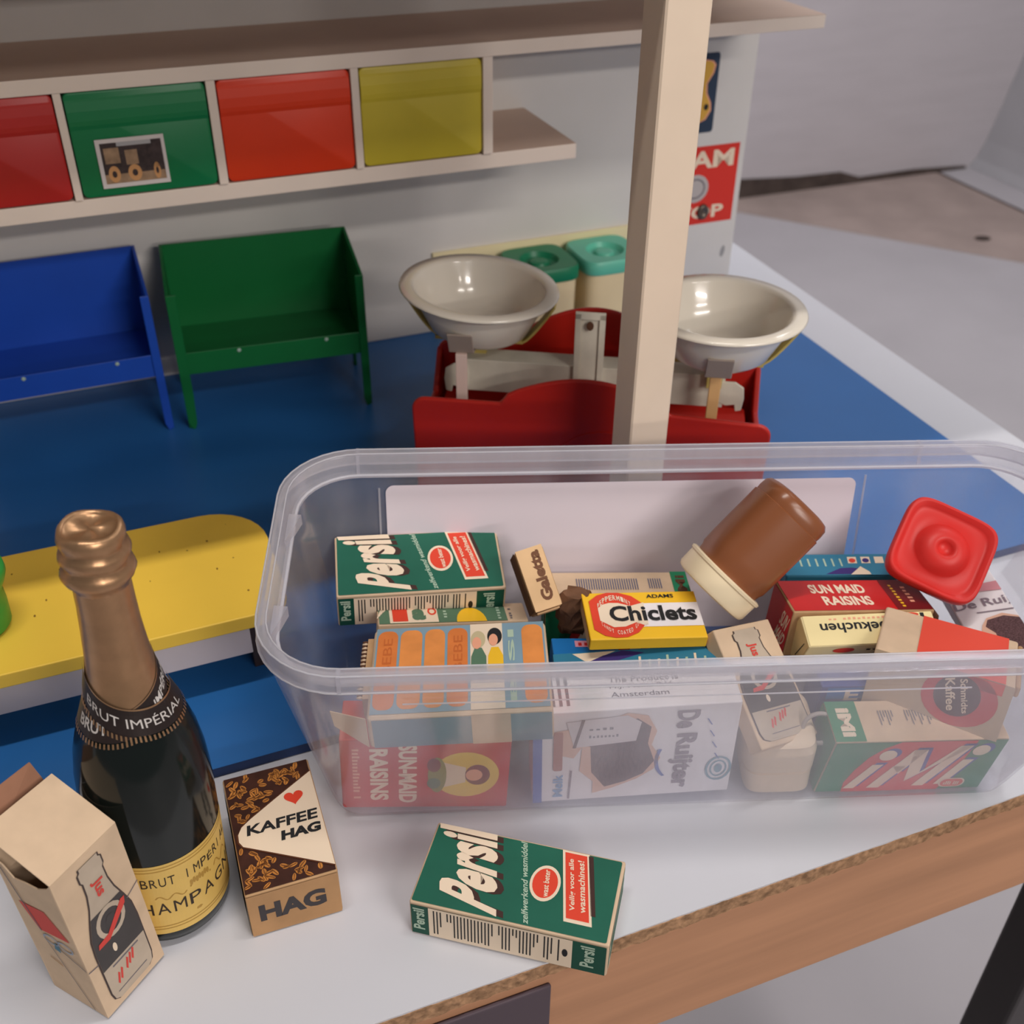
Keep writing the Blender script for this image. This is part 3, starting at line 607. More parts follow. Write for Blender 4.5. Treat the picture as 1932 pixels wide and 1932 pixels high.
def persil(key, label):
    t, d = crt('detergent_carton', label, 'carton', key, CREAM, 0.1)
    a = Art(face(d, 'T')); a.rrect(0.012, 0.985, 0.015, 0.975, 0.01, 0.02, GREEN)
    q = [(0.445, 0.03), (0.33, 0.985), (0.015, 0.985), (0.13, 0.19)]
    a.text('Persil', [(x+0.035, max(0.03, y-0.02)) for x, y in q], SHAD, 1, 0.035); a.text('Persil', q, INKC, 2, 0.038)
    a.text('zelfwerkend wasmiddel', [(0.60, 0.03), (0.49, 0.96), (0.455, 0.97), (0.565, 0.04)], PALE, 1, 0.02)
    a.ell(0.63, 0.53, 0.077, 0.215, INKC, 1); a.ell(0.63, 0.53, 0.063, 0.177, RED, 2); a.text('wast beter', [(0.66, 0.37), (0.64, 0.69), (0.61, 0.69), (0.63, 0.37)], INKC, 3, 0.02)
    def sk(a0, a1, b0, b1): k_ = 0.105; return [(a0+k_*(0.5-b0), b0), (a1+k_*(0.5-b0), b0), (a1+k_*(0.5-b1), b1), (a0+k_*(0.5-b1), b1)]
    a.poly(sk(0.86, 0.885, 0.27, 0.96), SHAD, 1); a.poly(sk(0.725, 0.865, 0.15, 0.975), INKC, 1); a.poly(sk(0.738, 0.852, 0.19, 0.95), RED, 2)
    for st_, s_0 in (('Veilig voor alle', 0.755), ('wasmachines!', 0.802)):
        qq = sk(s_0, s_0+0.034, 0.28, 0.88); a.text(st_, [qq[1], qq[2], qq[3], qq[0]], INKC, 3, 0.02)
    a.done('front_print', t)
    a = Art(face(d, 'F')); a.rect(0.01, 0.99, 0.04, 0.93, DKGREEN); a.rect(0.10, 0.825, 0.05, 0.93, INKC, 1)
    x = 0.125; i = 0; H = [0.85, 0.85, 0.55, 0, .3, .3, 0.85, 0.85, 0.85, 0.8, 0.85, 0.85, 0.85, 0.85, 0.8, 0.85, 0.85, 0.45, 0, 0.35, 0.85, 0.85, 0.85, 0.25, 0.3, 0.85, 0.85, 0.85, 0.85, 0.5, 0.3, 0, 0.8, 0.85, 0.6, 0, 0.8]
    for h_ in H:
        if h_: a.rect(x, x+0.0065, 0.88-h_*0.85, 0.88, BLACK, 2)
        x += 0.0175
    a.ell(0.79, 0.5, 0.014, 0.12, BLACK, 2); a.t('Persil', 0.02, 0.08, 0.2, 0.85, PALE, 1, 0.03, 90); a.t('Persil', 0.865, 0.935, 0.2, 0.85, PALE, 1, 0.03, 90)
    a.done('side_print', t)
    a = Art(face(d, 'R')); a.rect(0.04, 0.96, 0.1, 0.92, PALE); a.rect(0.1, 0.9, 0.3, 0.5, DKGREEN, 1); a.rect(0.1, 0.9, 0.65, 0.8, GREEN, 1); a.done('end_print', t)
    return t
persil('persil1', 'green detergent carton lying alone on the white table at the front edge')
persil('persil2', 'green detergent carton lying in the back left corner of the storage box')

# coffee pack with heart, on the table
t, d = crt('coffee_pack', 'brown and cream coffee pack with red heart beside the champagne bottle', 'pack', 'hag', KRAFT, 0.1)
BEANB = mat('bean_brown', (62, 34, 26), 0.4, 0.4, 0.3, 120); BEAN = mat('bean_gold', (186, 122, 56), 0.35, 0.5, 0.35, 300); BEAND = mat('bean_line', (90, 50, 30), 0.5, 0.3)
a = Art(face(d, 'T')); a.rect(0.015, 0.985, 0.01, 0.99, BEANB)
creamp = [(0.99, 0.87), (0.55, 0.71), (0.22, 0.585), (0.11, 0.535), (0.06, 0.48), (0.055, 0.42), (0.09, 0.375), (0.16, 0.35), (0.99, 0.045)]
def inside(p, poly):
    c = False; j = len(poly)-1
    for i in range(len(poly)):
        if ((poly[i][1] > p[1]) != (poly[j][1] > p[1])) and (p[0] < (poly[j][0]-poly[i][0])*(p[1]-poly[i][1])/(poly[j][1]-poly[i][1])+poly[i][0]): c = not c
        j = i
    return c
rnd = random.Random(3)
for k in range(230):
    p = (rnd.uniform(0.05, 0.95), rnd.uniform(0.03, 0.97))
    if inside(p, creamp) or inside((p[0], p[1]+0.03), creamp) or inside((p[0], p[1]-0.03), creamp) or inside((p[0]-0.05, p[1]), creamp) or inside((p[0]+0.05, p[1]), creamp): continue
    r_ = rnd.uniform(0, 3.1); e0, e1 = rnd.uniform(0.16, 0.24), rnd.uniform(0.085, 0.12); W_, H_ = d[0], d[1]
    pt = [(p[0]+(e0*math.cos(q)*math.cos(r_)-e1*math.sin(q)*math.sin(r_))/W_, p[1]+(e0*math.cos(q)*math.sin(r_)+e1*math.sin(q)*math.cos(r_))/H_) for q in [2*math.pi*i/12 for i in range(12)]]
    a.poly([(min(max(x, 0.02), 0.98), min(max(y, 0.015), 0.985)) for x, y in pt], BEAN, 1); ln_ = e0*0.8; a.line(p[0]-ln_*math.cos(r_)/W_, p[1]-ln_*math.sin(r_)/H_, p[0]+ln_*math.cos(r_)/W_, p[1]+ln_*math.sin(r_)/H_, 0.006, BEAND, 2)
a.poly([(x-0.0, y+0.012) for x, y in creamp[:5]]+[(x-0.02, y) for x, y in creamp[4:7]]+[(x, y-0.01) for x, y in creamp[6:]], BEAND, 3); a.poly(creamp, INKC, 4)
def heart(a, cx, cy, rx, ry, mt, L):
    pts = []
    for i in range(30):
        t_ = 2*math.pi*i/30; pts.append((cx+rx*(16*math.sin(t_)**3)/16, cy+ry*(13*math.cos(t_)-5*math.cos(2*t_)-2*math.cos(3*t_)-math.cos(4*t_))/16))
    a.poly(pts, mt, L)
heart(a, 0.74, 0.675, 0.11, 0.065, RED, 5)
a.t('KAFFEE', 0.15, 0.94, 0.45, 0.535, BLACK, 5, 0.03, 0, 0.02); a.t('HAG', 0.50, 0.94, 0.34, 0.42, BLACK, 5, 0.055, 0, 0.02)
for k in range(0): a.rect(0.15+k*0.13-0.006, 0.15+k*0.13+0.006, 0.44, 0.54, INKC, 6)
a.done('front_print', t)
a = Art(face(d, 'F')); a.rect(0.01, 0.99, 0.02, 0.97, mat('hag_tan', (176, 136, 96), 0.7, 0.2, 0.12, 60)); a.t('HAG', 0.12, 0.84, 0.33, 0.72, mat('grey_black_ink', (64, 60, 62), 0.6, 0.2), 1, 0.05)
a.done('end_print', t)
a = Art(face(d, 'L')); a.rect(0.01, 0.99, 0.03, 0.96, BEANB); a.rect(0.1, 0.95, 0.55, 0.9, KRAFT, 1); a.done('side_print', t)

# biscuit carton
t, d = crt('biscuit_carton', 'slate blue biscuit carton printed with orange finger biscuits at front left of the box', 'carton', 'biscuit', CREAM, 0.25)
a = Art(face(d, 'T')); a.rect(0.02, 0.985, 0.03, 0.985, SLATE)
for k, (s0, s1) in enumerate(((0.03, 0.145), (0.16, 0.285), (0.30, 0.415), (0.43, 0.545), (0.855, 0.975))):
    a.rrect(s0, s1, 0.07, 0.95, 0.045, 0.08, ORANGE if k not in (0, 3) else mat('biscuit_orange_deep', (208, 118, 58), 0.6, 0.25, 0.1, 90), 1)
    if k in (0, 3): a.t('BEBE', s0+0.035, s1-0.03, 0.45, 0.86, ORANGED, 2, 0.0, 90)
a.rect(0.56, 0.745, 0.03, 0.985, INKC, 1)
for cx, cy, hair, top_ in ((0.605, 0.8, mat('hair_blonde', (190, 176, 140), 0.6, 0.2), MIDGREEN), (0.70, 0.83, BLACK, YEL)):
    a.ell(cx, cy, 0.042, 0.10, hair, 2); a.ell(cx-0.008, cy-0.045, 0.026, 0.07, PINK, 3); a.poly([(cx-0.045, 0.35), (cx+0.045, 0.35), (cx+0.045, 0.6), (cx+0.02, 0.7), (cx-0.02, 0.7), (cx-0.04, 0.6)], top_, 2)
a.t('BISI', 0.775, 0.81, 0.1, 0.9, PALE, 1, 0.03, 90); a.done('front_print', t)
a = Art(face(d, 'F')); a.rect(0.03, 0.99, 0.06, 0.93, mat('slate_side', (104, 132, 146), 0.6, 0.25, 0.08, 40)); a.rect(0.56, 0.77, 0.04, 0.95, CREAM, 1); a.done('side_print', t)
mb = MB(); x = -d[0]/2; y = -d[1]/2; z = d[2]/2
mb.add([(x, y+0.05, -z+0.1), (x-1.6, y+0.55, z*0.2-0.1), (x-1.7, y+0.55, z+0.05), (x, y+0.05, z-0.1), (x, y+0.1, -z+0.1), (x-1.6, y+0.6, z*0.2-0.1), (x-1.7, y+0.6, z+0.05), (x, y+0.1, z-0.1)], [(0, 1, 2, 3), (4, 5, 6, 7), (0, 1, 5, 4), (1, 2, 6, 5), (2, 3, 7, 6), (0, 3, 7, 4)], CREAM)
mb.build('end_flap', t)
mb = MB()
for k in range(28):
    y0 = -1.5+k*0.15; mb.prism([(-d[0]/2-0.42, y0), (-d[0]/2-0.25, y0+0.075), (-d[0]/2-0.42, y0+0.15), (-d[0]/2-0.6, y0+0.075)], z-0.45, z-0.35, BROWNC if k % 2 else CREAM, lambda a_, b_, h: Vector((a_, b_, h)))
mb.box(-d[0]/2-0.3, -d[0]/2, -1.6, 2.8, -0.6, z-0.3, KRAFT); mb.build('torn_edge', t)

# raisins, front left
def maid(a, cx, cy, k, L):   # sun disc, bonnet, face, blouse, tray of grapes, drawn lying on its side (up = +s)
    a.ell(cx+0.02*k, cy, 0.20*k, 0.33*k, mat('sun_yellow', (226, 190, 70), 0.5, 0.3), L); a.ell(cx+0.09*k, cy, 0.075*k, 0.15*k, MAROON, L+1); a.ell(cx+0.07*k, cy, 0.05*k, 0.085*k, PINK, L+2)
    a.poly([(cx-0.14*k, cy+0.2*k), (cx+0.02*k, cy+0.11*k), (cx+0.02*k, cy-0.11*k), (cx-0.14*k, cy-0.2*k)], INKC, L+1)
    a.ell(cx-0.15*k, cy, 0.055*k, 0.26*k, mat('grape_green', (128, 132, 62), 0.6, 0.2), L+2); a.ell(cx-0.17*k, cy+0.15*k, 0.04*k, 0.1*k, MAROON, L+3); a.ell(cx-0.17*k, cy-0.12*k, 0.04*k, 0.08*k, MIDGREEN, L+3)
t, d = crt('raisin_carton', 'red raisin carton standing against the front left wall inside the box', 'carton', 'raisins1', DRED, 0.08)
a = Art(face(d, 'F')); a.rect(0.01, 0.99, 0.01, 0.99, DRED); a.t('SUN-MAID', 0.34, 0.45, 0.08, 0.94, INKC, 1, 0.04, -90); a.t('RAISINS', 0.17, 0.28, 0.12, 0.88, INKC, 1, 0.04, -90)
a.bars(0.07, 0.115, 0.1, 0.9, PINK, 1, -90, 16); maid(a, 0.72, 0.5, 1.0, 1); a.done('front_print', t)
# raisins, back right
t, d = crt('raisin_carton', 'bright red raisin carton lying behind the cream pancake carton', 'carton', 'raisins2', KRAFT, 0.08)
a = Art(face(d, 'T')); a.rect(0.008, 0.99, 0.02, 0.98, DRED); a.rect(0.74, 0.992, 0.02, 0.98, MAROON, 1)
a.t('SUN MAID', 0.20, 0.60, 0.55, 0.84, INKC, 1, 0.035); a.t('RAISINS', 0.25, 0.60, 0.17, 0.46, INKC, 1, 0.035)
a.bars(0.79, 0.82, 0.1, 0.85, YEL, 2, 90, 8); a.bars(0.87, 0.91, 0.25, 0.8, PINK, 2, 90, 5); a.done('front_print', t)
a = Art(face(d, 'L')); a.rect(0.02, 0.98, 0.02, 0.97, DRED); a.t('SUN', 0.55, 0.85, 0.45, 0.8, INKC, 1, 0.02, 0, 0.1); a.t('MAID', 0.45, 0.85, 0.12, 0.4, INKC, 1, 0.02, 0, 0.1); a.done('side_print', t)
mb = MB(); x = d[0]/2
mb.prism([(0.02, d[2]/2), (0.5, d[2]/2-0.5), (0.65, d[2]/2-1.3), (0.35, d[2]/2-2.0), (0.0, -d[2]/2+0.2)], -d[1]/2+0.1, d[1]/2-0.3, BROWNC, lambda a_, z_, h: Vector((x+a_, h, z_))); mb.build('open_end_flap', t, bevel=0.1)

t, d = crt('pancake_mix_carton', 'cream pancake mix carton with upside down black lettering, in front of raisins', 'carton', 'kuchen', IVORY, 0.07)
a = Art(face(d, 'T')); a.rect(0.01, 0.99, 0.02, 0.98, mat('ivory_yellow', (232, 214, 160), 0.6, 0.25)); a.t('Reibekuchen', 0.12, 0.80, 0.40, 0.72, BLACK, 1, 0.02, 180); a.bars(0.2, 0.75, 0.82, 0.9, PINK, 1, 180, 15)
a.rect(0.9, 0.93, 0.55, 0.95, BLACK, 1); a.ell(0.83, 0.9, 0.06, 0.07, RED, 1); a.done('front_print', t)
a = Art(face(d, 'F')); a.ell(0.28, 0.80, 0.08, 0.1, RED, 0); [a.line(0.45+0.05*q_, 0.80, 0.48+0.05*q_, 0.80, 0.05, BLACK, 1) for q_ in range(7)]; a.done('side_print', t)
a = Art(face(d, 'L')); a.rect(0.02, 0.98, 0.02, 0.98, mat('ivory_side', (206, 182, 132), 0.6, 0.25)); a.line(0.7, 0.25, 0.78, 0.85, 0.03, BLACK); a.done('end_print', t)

t, d = crt('coffee_carton', 'red and cream coffee carton with dark round emblem resting on the green carton', 'carton', 'coffee', CREAM, 0.12)
a = Art(face(d, 'T')); a.rect(0.29, 0.93, 0.0, 1.0, mat('coral_red', (216, 72, 52), 0.5, 0.3)); a.done('top_print', t)
a = Art(face(d, 'F')); a.rect(0.0, 1.0, 0.0, 1.0, mat('card_greyed', (190, 168, 142), 0.7, 0.2, 0.05, 40)); a.rect(0.56, 0.93, 0.8, 1.0, RED, 1)
a.ell(0.66, 0.56, 0.27, 0.50, mat('disc_red', (190, 52, 56), 0.5, 0.3), 1, clip=(0, 0.97, 0.02, 0.99)); a.ell(0.64, 0.60, 0.165, 0.37, mat('emblem_dark', (66, 44, 50), 0.5, 0.3), 2, clip=(0, 1, 0, 0.99))
a.text('Kaffee', [(0.525, 0.84), (0.60, 0.30), (0.66, 0.34), (0.59, 0.90)], INKC, 3, 0.02); a.text('Schmidts', [(0.625, 0.90), (0.71, 0.32), (0.75, 0.36), (0.675, 0.94)], INKC, 3, 0.02); a.done('front_print', t)
mb = MB(); mb.box(d[0]/2, d[0]/2+0.25, -d[1]/2+0.2, d[1]/2-0.2, d[2]/2-0.7, d[2]/2-0.05, KRAFT); mb.build('tuck_flap', t, bevel=0.1)

def imi(key, label, green_right):
    t, d = crt('detergent_carton', label, 'carton', key, CREAM, 0.08)
    a = Art(face(d, 'T'))
    IG = mat('imi_green', (30, 122, 84), 0.5, 0.3, 0.05, 40)
    if green_right: a.rect(0.885, 0.995, 0.01, 0.99, IG); a.t('iMi', 0.91, 0.975, 0.15, 0.85, BROWNC, 1, 0.03, 90)
    else: a.rect(0.0, 0.175, 0.01, 0.99, IG); a.t('iMi', 0.05, 0.13, 0.12, 0.82, INKC, 1, 0.05, -90)
    if green_right:
        for k in range(26): a.rect(0.225+k*0.0165, 0.232+k*0.0165, 0.36, 0.74, mat('ink_slate', (88, 92, 120), 0.6, 0.2), 1)
        for k in range(6): a.rect(0.72+k*0.016, 0.727+k*0.016, 0.4, 0.74, MATS['ink_slate'], 1)
    else:
        for k in range(32):
            if k in (6, 7, 8, 9, 21): continue
            a.rect(0.29+k*0.0155, 0.296+k*0.0155, 0.38+0.1*((k*7) % 3), 0.74, GREY, 1)
    a.done('top_print', t)
    a = Art(face(d, 'F')); a.rect(0.005, 0.995, 0.01, 0.99, IG)
    pts = [(0.16, 0.0), (0.15, 0.2), (0.18, 0.45), (0.23, 0.7), (0.30, 0.88), (0.38, 0.99), (0.82, 0.99), (0.80, 0.6), (0.78, 0.3), (0.74, 0.0)]
    a.poly(pts, mat('imi_red', (206, 54, 52), 0.5, 0.3), 1)
    IB = mat('imi_blue', (52, 74, 150), 0.5, 0.3)
    def glyph(off, mt, L):
        def P(p): return [(x+off[0], y+off[1]) for x, y in p]
        a.poly(P([(0.16, 0.08), (0.225, 0.08), (0.335, 0.56), (0.27, 0.56)]), mt, L); a.ell(0.335+off[0], 0.74+off[1], 0.05, 0.10, mt, L)
        a.poly(P([(0.30, 0.08), (0.375, 0.08), (0.475, 0.52), (0.40, 0.52), ]), mt, L); a.poly(P([(0.40, 0.50), (0.475, 0.84), (0.555, 0.84), (0.45, 0.36)]), mt, L)
        a.poly(P([(0.475, 0.84), (0.555, 0.84), (0.575, 0.38), (0.51, 0.2)]), mt, L); a.poly(P([(0.51, 0.2), (0.575, 0.38), (0.735, 0.90), (0.81, 0.90)]), mt, L)
        a.poly(P([(0.57, 0.10), (0.64, 0.10), (0.81, 0.90), (0.74, 0.90)]), mt, L)
        a.poly(P([(0.70, 0.12), (0.76, 0.12), (0.86, 0.62), (0.795, 0.62)]), mt, L); a.ell(0.87+off[0], 0.80+off[1], 0.05, 0.10, mt, L)
    glyph((0.022, 0.035), IB, 2); glyph((0, 0), INKC, 3)
    a.rrect(0.73, 0.885, 0.06, 0.24, 0.04, 0.09, INKC, 4); a.rrect(0.74, 0.875, 0.075, 0.225, 0.035, 0.075, RED, 5); a.bars(0.76, 0.855, 0.11, 0.19, INKC, 6, 0, 8); a.done('front_print', t)
    a = Art(face(d, 'L')); a.rect(0.01, 0.99, 0.01, 0.99, IG); a.done('end_print', t)
imi('imi', 'green and red detergent carton standing at the front right inside the box', False)
imi('imi2', 'cream topped detergent carton with green end behind the yellow gum pack', True)

# sprinkles cartons
BLS = mat('ruijter_blue', (86, 104, 172), 0.5, 0.3); CHOC = mat('sprinkle_brown', (96, 70, 72), 0.7, 0.2, 0.5, 500, aniso=(3, 3, 0.6)); BREAD = mat('bread_tan', (214, 172, 150), 0.7, 0.2)
t, d = crt('sprinkles_carton', 'white chocolate sprinkles carton standing in the middle of the front wall', 'carton', 'deruijter', WHITEC, 0.08)
a = Art(face(d, 'F')); a.rect(0.0, 0.045, 0.0, 1.0, BLS)
a.poly([(0.24, 0.62), (0.23, 0.35), (0.30, 0.22), (0.30, 0.08), (0.40, 0.13), (0.52, 0.22), (0.60, 0.32), (0.63, 0.45), (0.58, 0.60), (0.6, 0.75), (0.55, 0.92), (0.45, 0.96), (0.30, 0.85), (0.1, 0.8), (0.11, 0.55), (0.2, 0.5)], BREAD, 1)
a.poly([(0.20, 0.66), (0.28, 0.62), (0.29, 0.33), (0.36, 0.15), (0.46, 0.2), (0.55, 0.28), (0.6, 0.42), (0.56, 0.62), (0.57, 0.8), (0.5, 0.9), (0.30, 0.80), (0.2, 0.8)], CHOC, 2)
a.poly([(0.16, 0.9), (0.45, 0.94), (0.52, 0.86), (0.50, 0.66), (0.2, 0.62)], mat('photo_grey', (206, 196, 198), 0.6, 0.2), 3)
a.rrect(0.10, 0.145, 0.37, 0.8, 0.01, 0.02, mat('cocoa_bean', (170, 110, 96), 0.6, 0.2), 3); a.line(0.2, 0.62, 0.24, 0.92, 0.016, CHOC, 4); a.bars(0.27, 0.40, 0.80, 0.83, GREY, 4, 0, 4); a.bars(0.27, 0.42, 0.72, 0.75, GREY, 4, 0, 8)
GI = mat('ruijter_grey', (132, 118, 128), 0.6, 0.2); a.t('De', 0.69, 0.80, 0.76, 0.95, GI, 1, 0.03, -90); a.t('Ruijter', 0.67, 0.80, 0.08, 0.70, GI, 1, 0.035, -90)
a.arc(0.76, 0.42, 0.14, 0.26, math.pi*0.85, math.pi*1.25, 0.02, 0.01, BLS, 1); a.t('Melk', 0.10, 0.15, 0.06, 0.32, mat('melk_blue', (120, 160, 200), 0.6, 0.2), 1, 0.02, 90); a.line(0.18, 0.03, 0.19, 0.36, 0.01, GI)
a.arc(0.93, 0.28, 0.055, 0.12, 0, 6.28, 0.012, 0.02, mat('seal_teal', (96, 140, 156), 0.6, 0.2), 1); a.arc(0.93, 0.28, 0.035, 0.08, 0, 6.28, 0.008, 0.015, MATS['seal_teal'], 1); a.ell(0.93, 0.28, 0.02, 0.05, MATS['seal_teal'], 1)
for q in range(5): a.line(0.84+0.02*q, 0.85-0.13*q, 0.865+0.02*q, 0.78-0.13*q, 0.006, BLS)
a.done('front_print', t)
a = Art(face(d, 'T')); 
for k in range(4): a.rect(0.06+k*0.035, 0.075+k*0.035, 0.15, 0.9, GREY)
for k, tt in enumerate(('The Product is', 'H.J. Heinz B.V.', 'Amsterdam')): a.t(tt, 0.38, 0.72-0.03*k, 0.70-0.2*k, 0.83-0.2*k, GREY, 1)
a.done('top_print', t)
# second one leaning on the right wall
c1 = CW(16.45, -1.9, 5.6); xd = (E1*0.96+EN*0.28).normalized(); yd = (E2*0.98+E1*0.14).normalized(); yd = (yd-xd*yd.dot(xd)).normalized(); zd = xd.cross(yd)
dd = (3.0, 7.6, 0.9); cc = c1+xd*dd[0]/2+yd*dd[1]/2-zd*dd[2]/2
t = thing('sprinkles_carton', 'white chocolate sprinkles carton leaning on the right wall beside the red lid', 'carton', cc, cols(xd, yd, zd))
mb = MB(); mb.box(-dd[0]/2, dd[0]/2, -dd[1]/2, dd[1]/2, -dd[2]/2, dd[2]/2, WHITEC); mb.build('carton_body', t, bevel=0.08)
a = Art(face(dd, 'T')); a.poly([(0.28, 0.05), (1, 0.05), (1, 0.38), (0.75, 0.44), (0.45, 0.42), (0.32, 0.36), (0.25, 0.3), (0.34, 0.24)], BREAD); a.poly([(0.4, 0.08), (1, 0.05), (1, 0.36), (0.75, 0.41), (0.45, 0.4), (0.36, 0.34), (0.46, 0.26)], CHOC, 1)
a.text('De Ruijter', [(0.02, 0.52), (1.45, 0.50), (1.45, 0.61), (0.04, 0.63)], GI, 1, 0.015); 
a.poly([(0.4, 0.78), (1, 0.77), (1, 0.67), (0.55, 0.7)], mat('pale_red', (204, 140, 148), 0.6, 0.2), 1); a.line(0.35, 0.49, 1.0, 0.46, 0.012, GI)
a.mb.v = [Vector((min(p.x, dd[0]/2-0.05), p.y, p.z)) for p in a.mb.v]
a.done('front_print', t)

# cake mix cartons (teal)
def mix(key, label, flip):
    t, d = crt('cake_mix_carton', label, 'carton', key, TEAL, 0.12)
    a = Art(face(d, 'T')); a.rect(0.005, 0.995, 0.01, 0.99, TEAL)
    if flip:
        for k in range(6): a.line(0.16+k*0.072, 0.42, 0.15+k*0.072, 0.78, 0.016, PALE)
        for k, m_ in enumerate((RED, PURPLE, INKC)): a.rect(0.58+k*0.12, 0.66+k*0.12, 0.55, 0.86, INKC, 1); a.ell(0.62+k*0.12, 0.68, 0.03, 0.10, m_, 2)
        a.poly([(0.36, 0.05), (0.75, 0.05), (0.72, 0.28), (0.6, 0.35), (0.5, 0.33)], PURPLE, 1); a.poly([(0.58, 0.02), (0.76, 0.02), (0.75, 0.15), (0.68, 0.4)], INKC, 2)
    else:
        a.poly([(0.12, 0.95), (0.38, 0.97), (0.2, 0.62)], INKC, 1); a.poly([(0.2, 0.62), (0.30, 0.83), (0.42, 0.97), (0.55, 0.85), (0.32, 0.55)], PURPLE, 1)
        for k in range(8): a.line(0.50+k*0.055, 0.2, 0.515+k*0.055, 0.60+0.12*(k % 3 == 0), 0.014, PALE if k % 2 else INKC)
    a.done('top_print', t)
mix('mixfront', 'teal cake mix carton under the yellow gum pack near the front rim', False)
mix('mixback', 'teal cake mix carton behind the bright red raisin carton', True)

t, d = crt('food_carton', 'dull green carton with yellow half disc behind the biscuit carton', 'carton', 'greenbox', CREAM, 0.08)
a = Art(face(d, 'T')); a.rect(0.01, 0.86, 0.01, 0.99, MIDGREEN); a.rect(0.08, 0.40, 0.03, 0.99, INKC, 1); a.rect(0.10, 0.20, 0.1, 0.85, RED, 2); a.t('a', 0.23, 0.32, 0.15, 0.75, MIDGREEN, 2, 0.06); a.arc(0.365, 0.6, 0.018, 0.12, 0, 6.28, 0.012, 0.08, RED, 2)
a.poly([(0.52, 0.0)]+[(0.62+0.10*math.cos(math.pi-k*math.pi/12), 0.0+0.75*math.sin(math.pi-k*math.pi/12)) for k in range(13)], YEL, 1); a.bars(0.44, 0.465, 0.1, 0.7, PALE, 1, 90, 4); a.bars(0.80, 0.825, 0.1, 0.8, PALE, 1, 90, 5)
a.bars(0.88, 0.9, 0.1, 0.7, GREY, 1, 90, 5)
for q in range(4): a.line(0.0+0.012*q, 0.3+0.1*q, 0.03+0.012*q, 0.8, 0.008, INKC, 2)
a.done('front_print', t)
t, d = crt('food_carton', 'small bright blue carton between the biscuit carton and the yellow gum', 'carton', 'bluebox', BLUEI, 0.06)
a = Art(face(d, 'T')); a.t('ABSO', 0.25, 0.95, 0.30, 0.52, INKC, 0, 0.04); a.rect(0.35, 0.98, 0.72, 0.9, mat('pale_pink_label', (216, 150, 170), 0.6, 0.2)); a.bars(0.4, 0.95, 0.75, 0.87, DRED, 1, 0, 6)
a.ell(0.22, 0.12, 0.09, 0.1, INKC); a.ell(0.22, 0.12, 0.05, 0.06, RED, 1); a.ell(0.45, 0.12, 0.09, 0.1, INKC); a.ell(0.45, 0.12, 0.05, 0.06, GREY, 1); a.rect(0.6, 0.62, 0.0, 0.4, INKC, 1); a.done('front_print', t)
# blue and white carton lying under the coffee carton
c0 = CW(9.2, -1.9, 3.3); dd = (3.4, 2.0, 3.2)
t = thing('food_carton', 'blue carton with pale letters glimpsed behind the green and red carton', 'carton', c0, cols(E1, E2, EN))
mb = MB(); mb.box(-1.7, 1.7, -1.0, 1.0, -1.6, 2.1, NAVY); mb.build('carton_body', t, bevel=0.08)
a = Art(lambda s, t_, h: Vector((-1.7+3.4*s, -1.0-h, -1.6+3.7*t_))); a.rect(0.1, 0.9, 0.75, 0.97, BLUEI); a.t('E', 0.38, 0.6, 0.72, 0.93, INKC, 1, 0.03); a.done('front_print', t)

# gum pack
t, d = crt('gum_pack', 'yellow peppermint gum pack lying on top in the middle of the box', 'pack', 'chiclets', YEL, 0.06)
a = Art(face(d, 'T')); a.rect(0.3, 0.995, 0.24, 0.74, WHITEC)
cx, cy = 0.275, 0.5
octo = [(0.05, 0.80), (0.13, 0.93), (0.22, 0.985), (0.32, 0.98), (0.43, 0.90), (0.50, 0.76), (0.50, 0.30), (0.42, 0.12), (0.32, 0.03), (0.22, 0.02), (0.13, 0.07), (0.05, 0.2)]
a.poly(octo, RED, 1)
a.poly([(0.115, 0.64), (0.16, 0.72), (0.22, 0.755), (0.30, 0.75), (0.40, 0.68), (0.50, 0.74), (0.50, 0.25), (0.42, 0.33), (0.32, 0.245), (0.22, 0.235), (0.115, 0.38)], INKC, 2)
a.poly([(0.42, 0.66), (0.52, 0.75), (0.52, 0.27), (0.42, 0.36)], INKC, 3)
a.t('Chiclets', 0.205, 0.955, 0.35, 0.68, BLACK, 4, 0.03); a.t('ADAMS', 0.56, 0.80, 0.85, 0.93, BLACK, 1, 0.02)
def arct(st, ca, cb, ra, rb, t0, t1, hs, ht, up, mt, L):
    n_ = len(st)
    for i, ch in enumerate(st):
        if ch == ' ': continue
        p = t0+(t1-t0)*(i+0.5)/n_; x = ca+ra*math.cos(p); y = cb+rb*math.sin(p); tx = -ra*math.sin(p); ty = rb*math.cos(p); q = math.hypot(tx, ty*0.55); tx /= q; ty /= q
        if not up: pass
        sgn = -1 if t1 < t0 else 1; tx *= sgn*hs; ty *= sgn*hs; nx, ny = 0.0, ht
        a.text(ch, [(x-tx/2, y-ty/2), (x+tx/2, y+ty/2), (x+tx/2+nx, y+ty/2+ny), (x-tx/2+nx, y-ty/2+ny)], mt, L, 0.02)
arct('PEPPERMINT', 0.265, 0.30, 0.19, 0.505, 2.5, 0.72, 0.028, 0.11, True, INKC, 4)
arct('CANDY COATED GUM', 0.28, 0.60, 0.20, 0.525, math.pi*1.2, math.pi*1.82, 0.018, 0.085, True, INKC, 4)
a.done('front_print', t)
a = Art(face(d, 'L')); a.rect(0.02, 0.98, 0.05, 0.9, KRAFT); a.done('end_print', t)

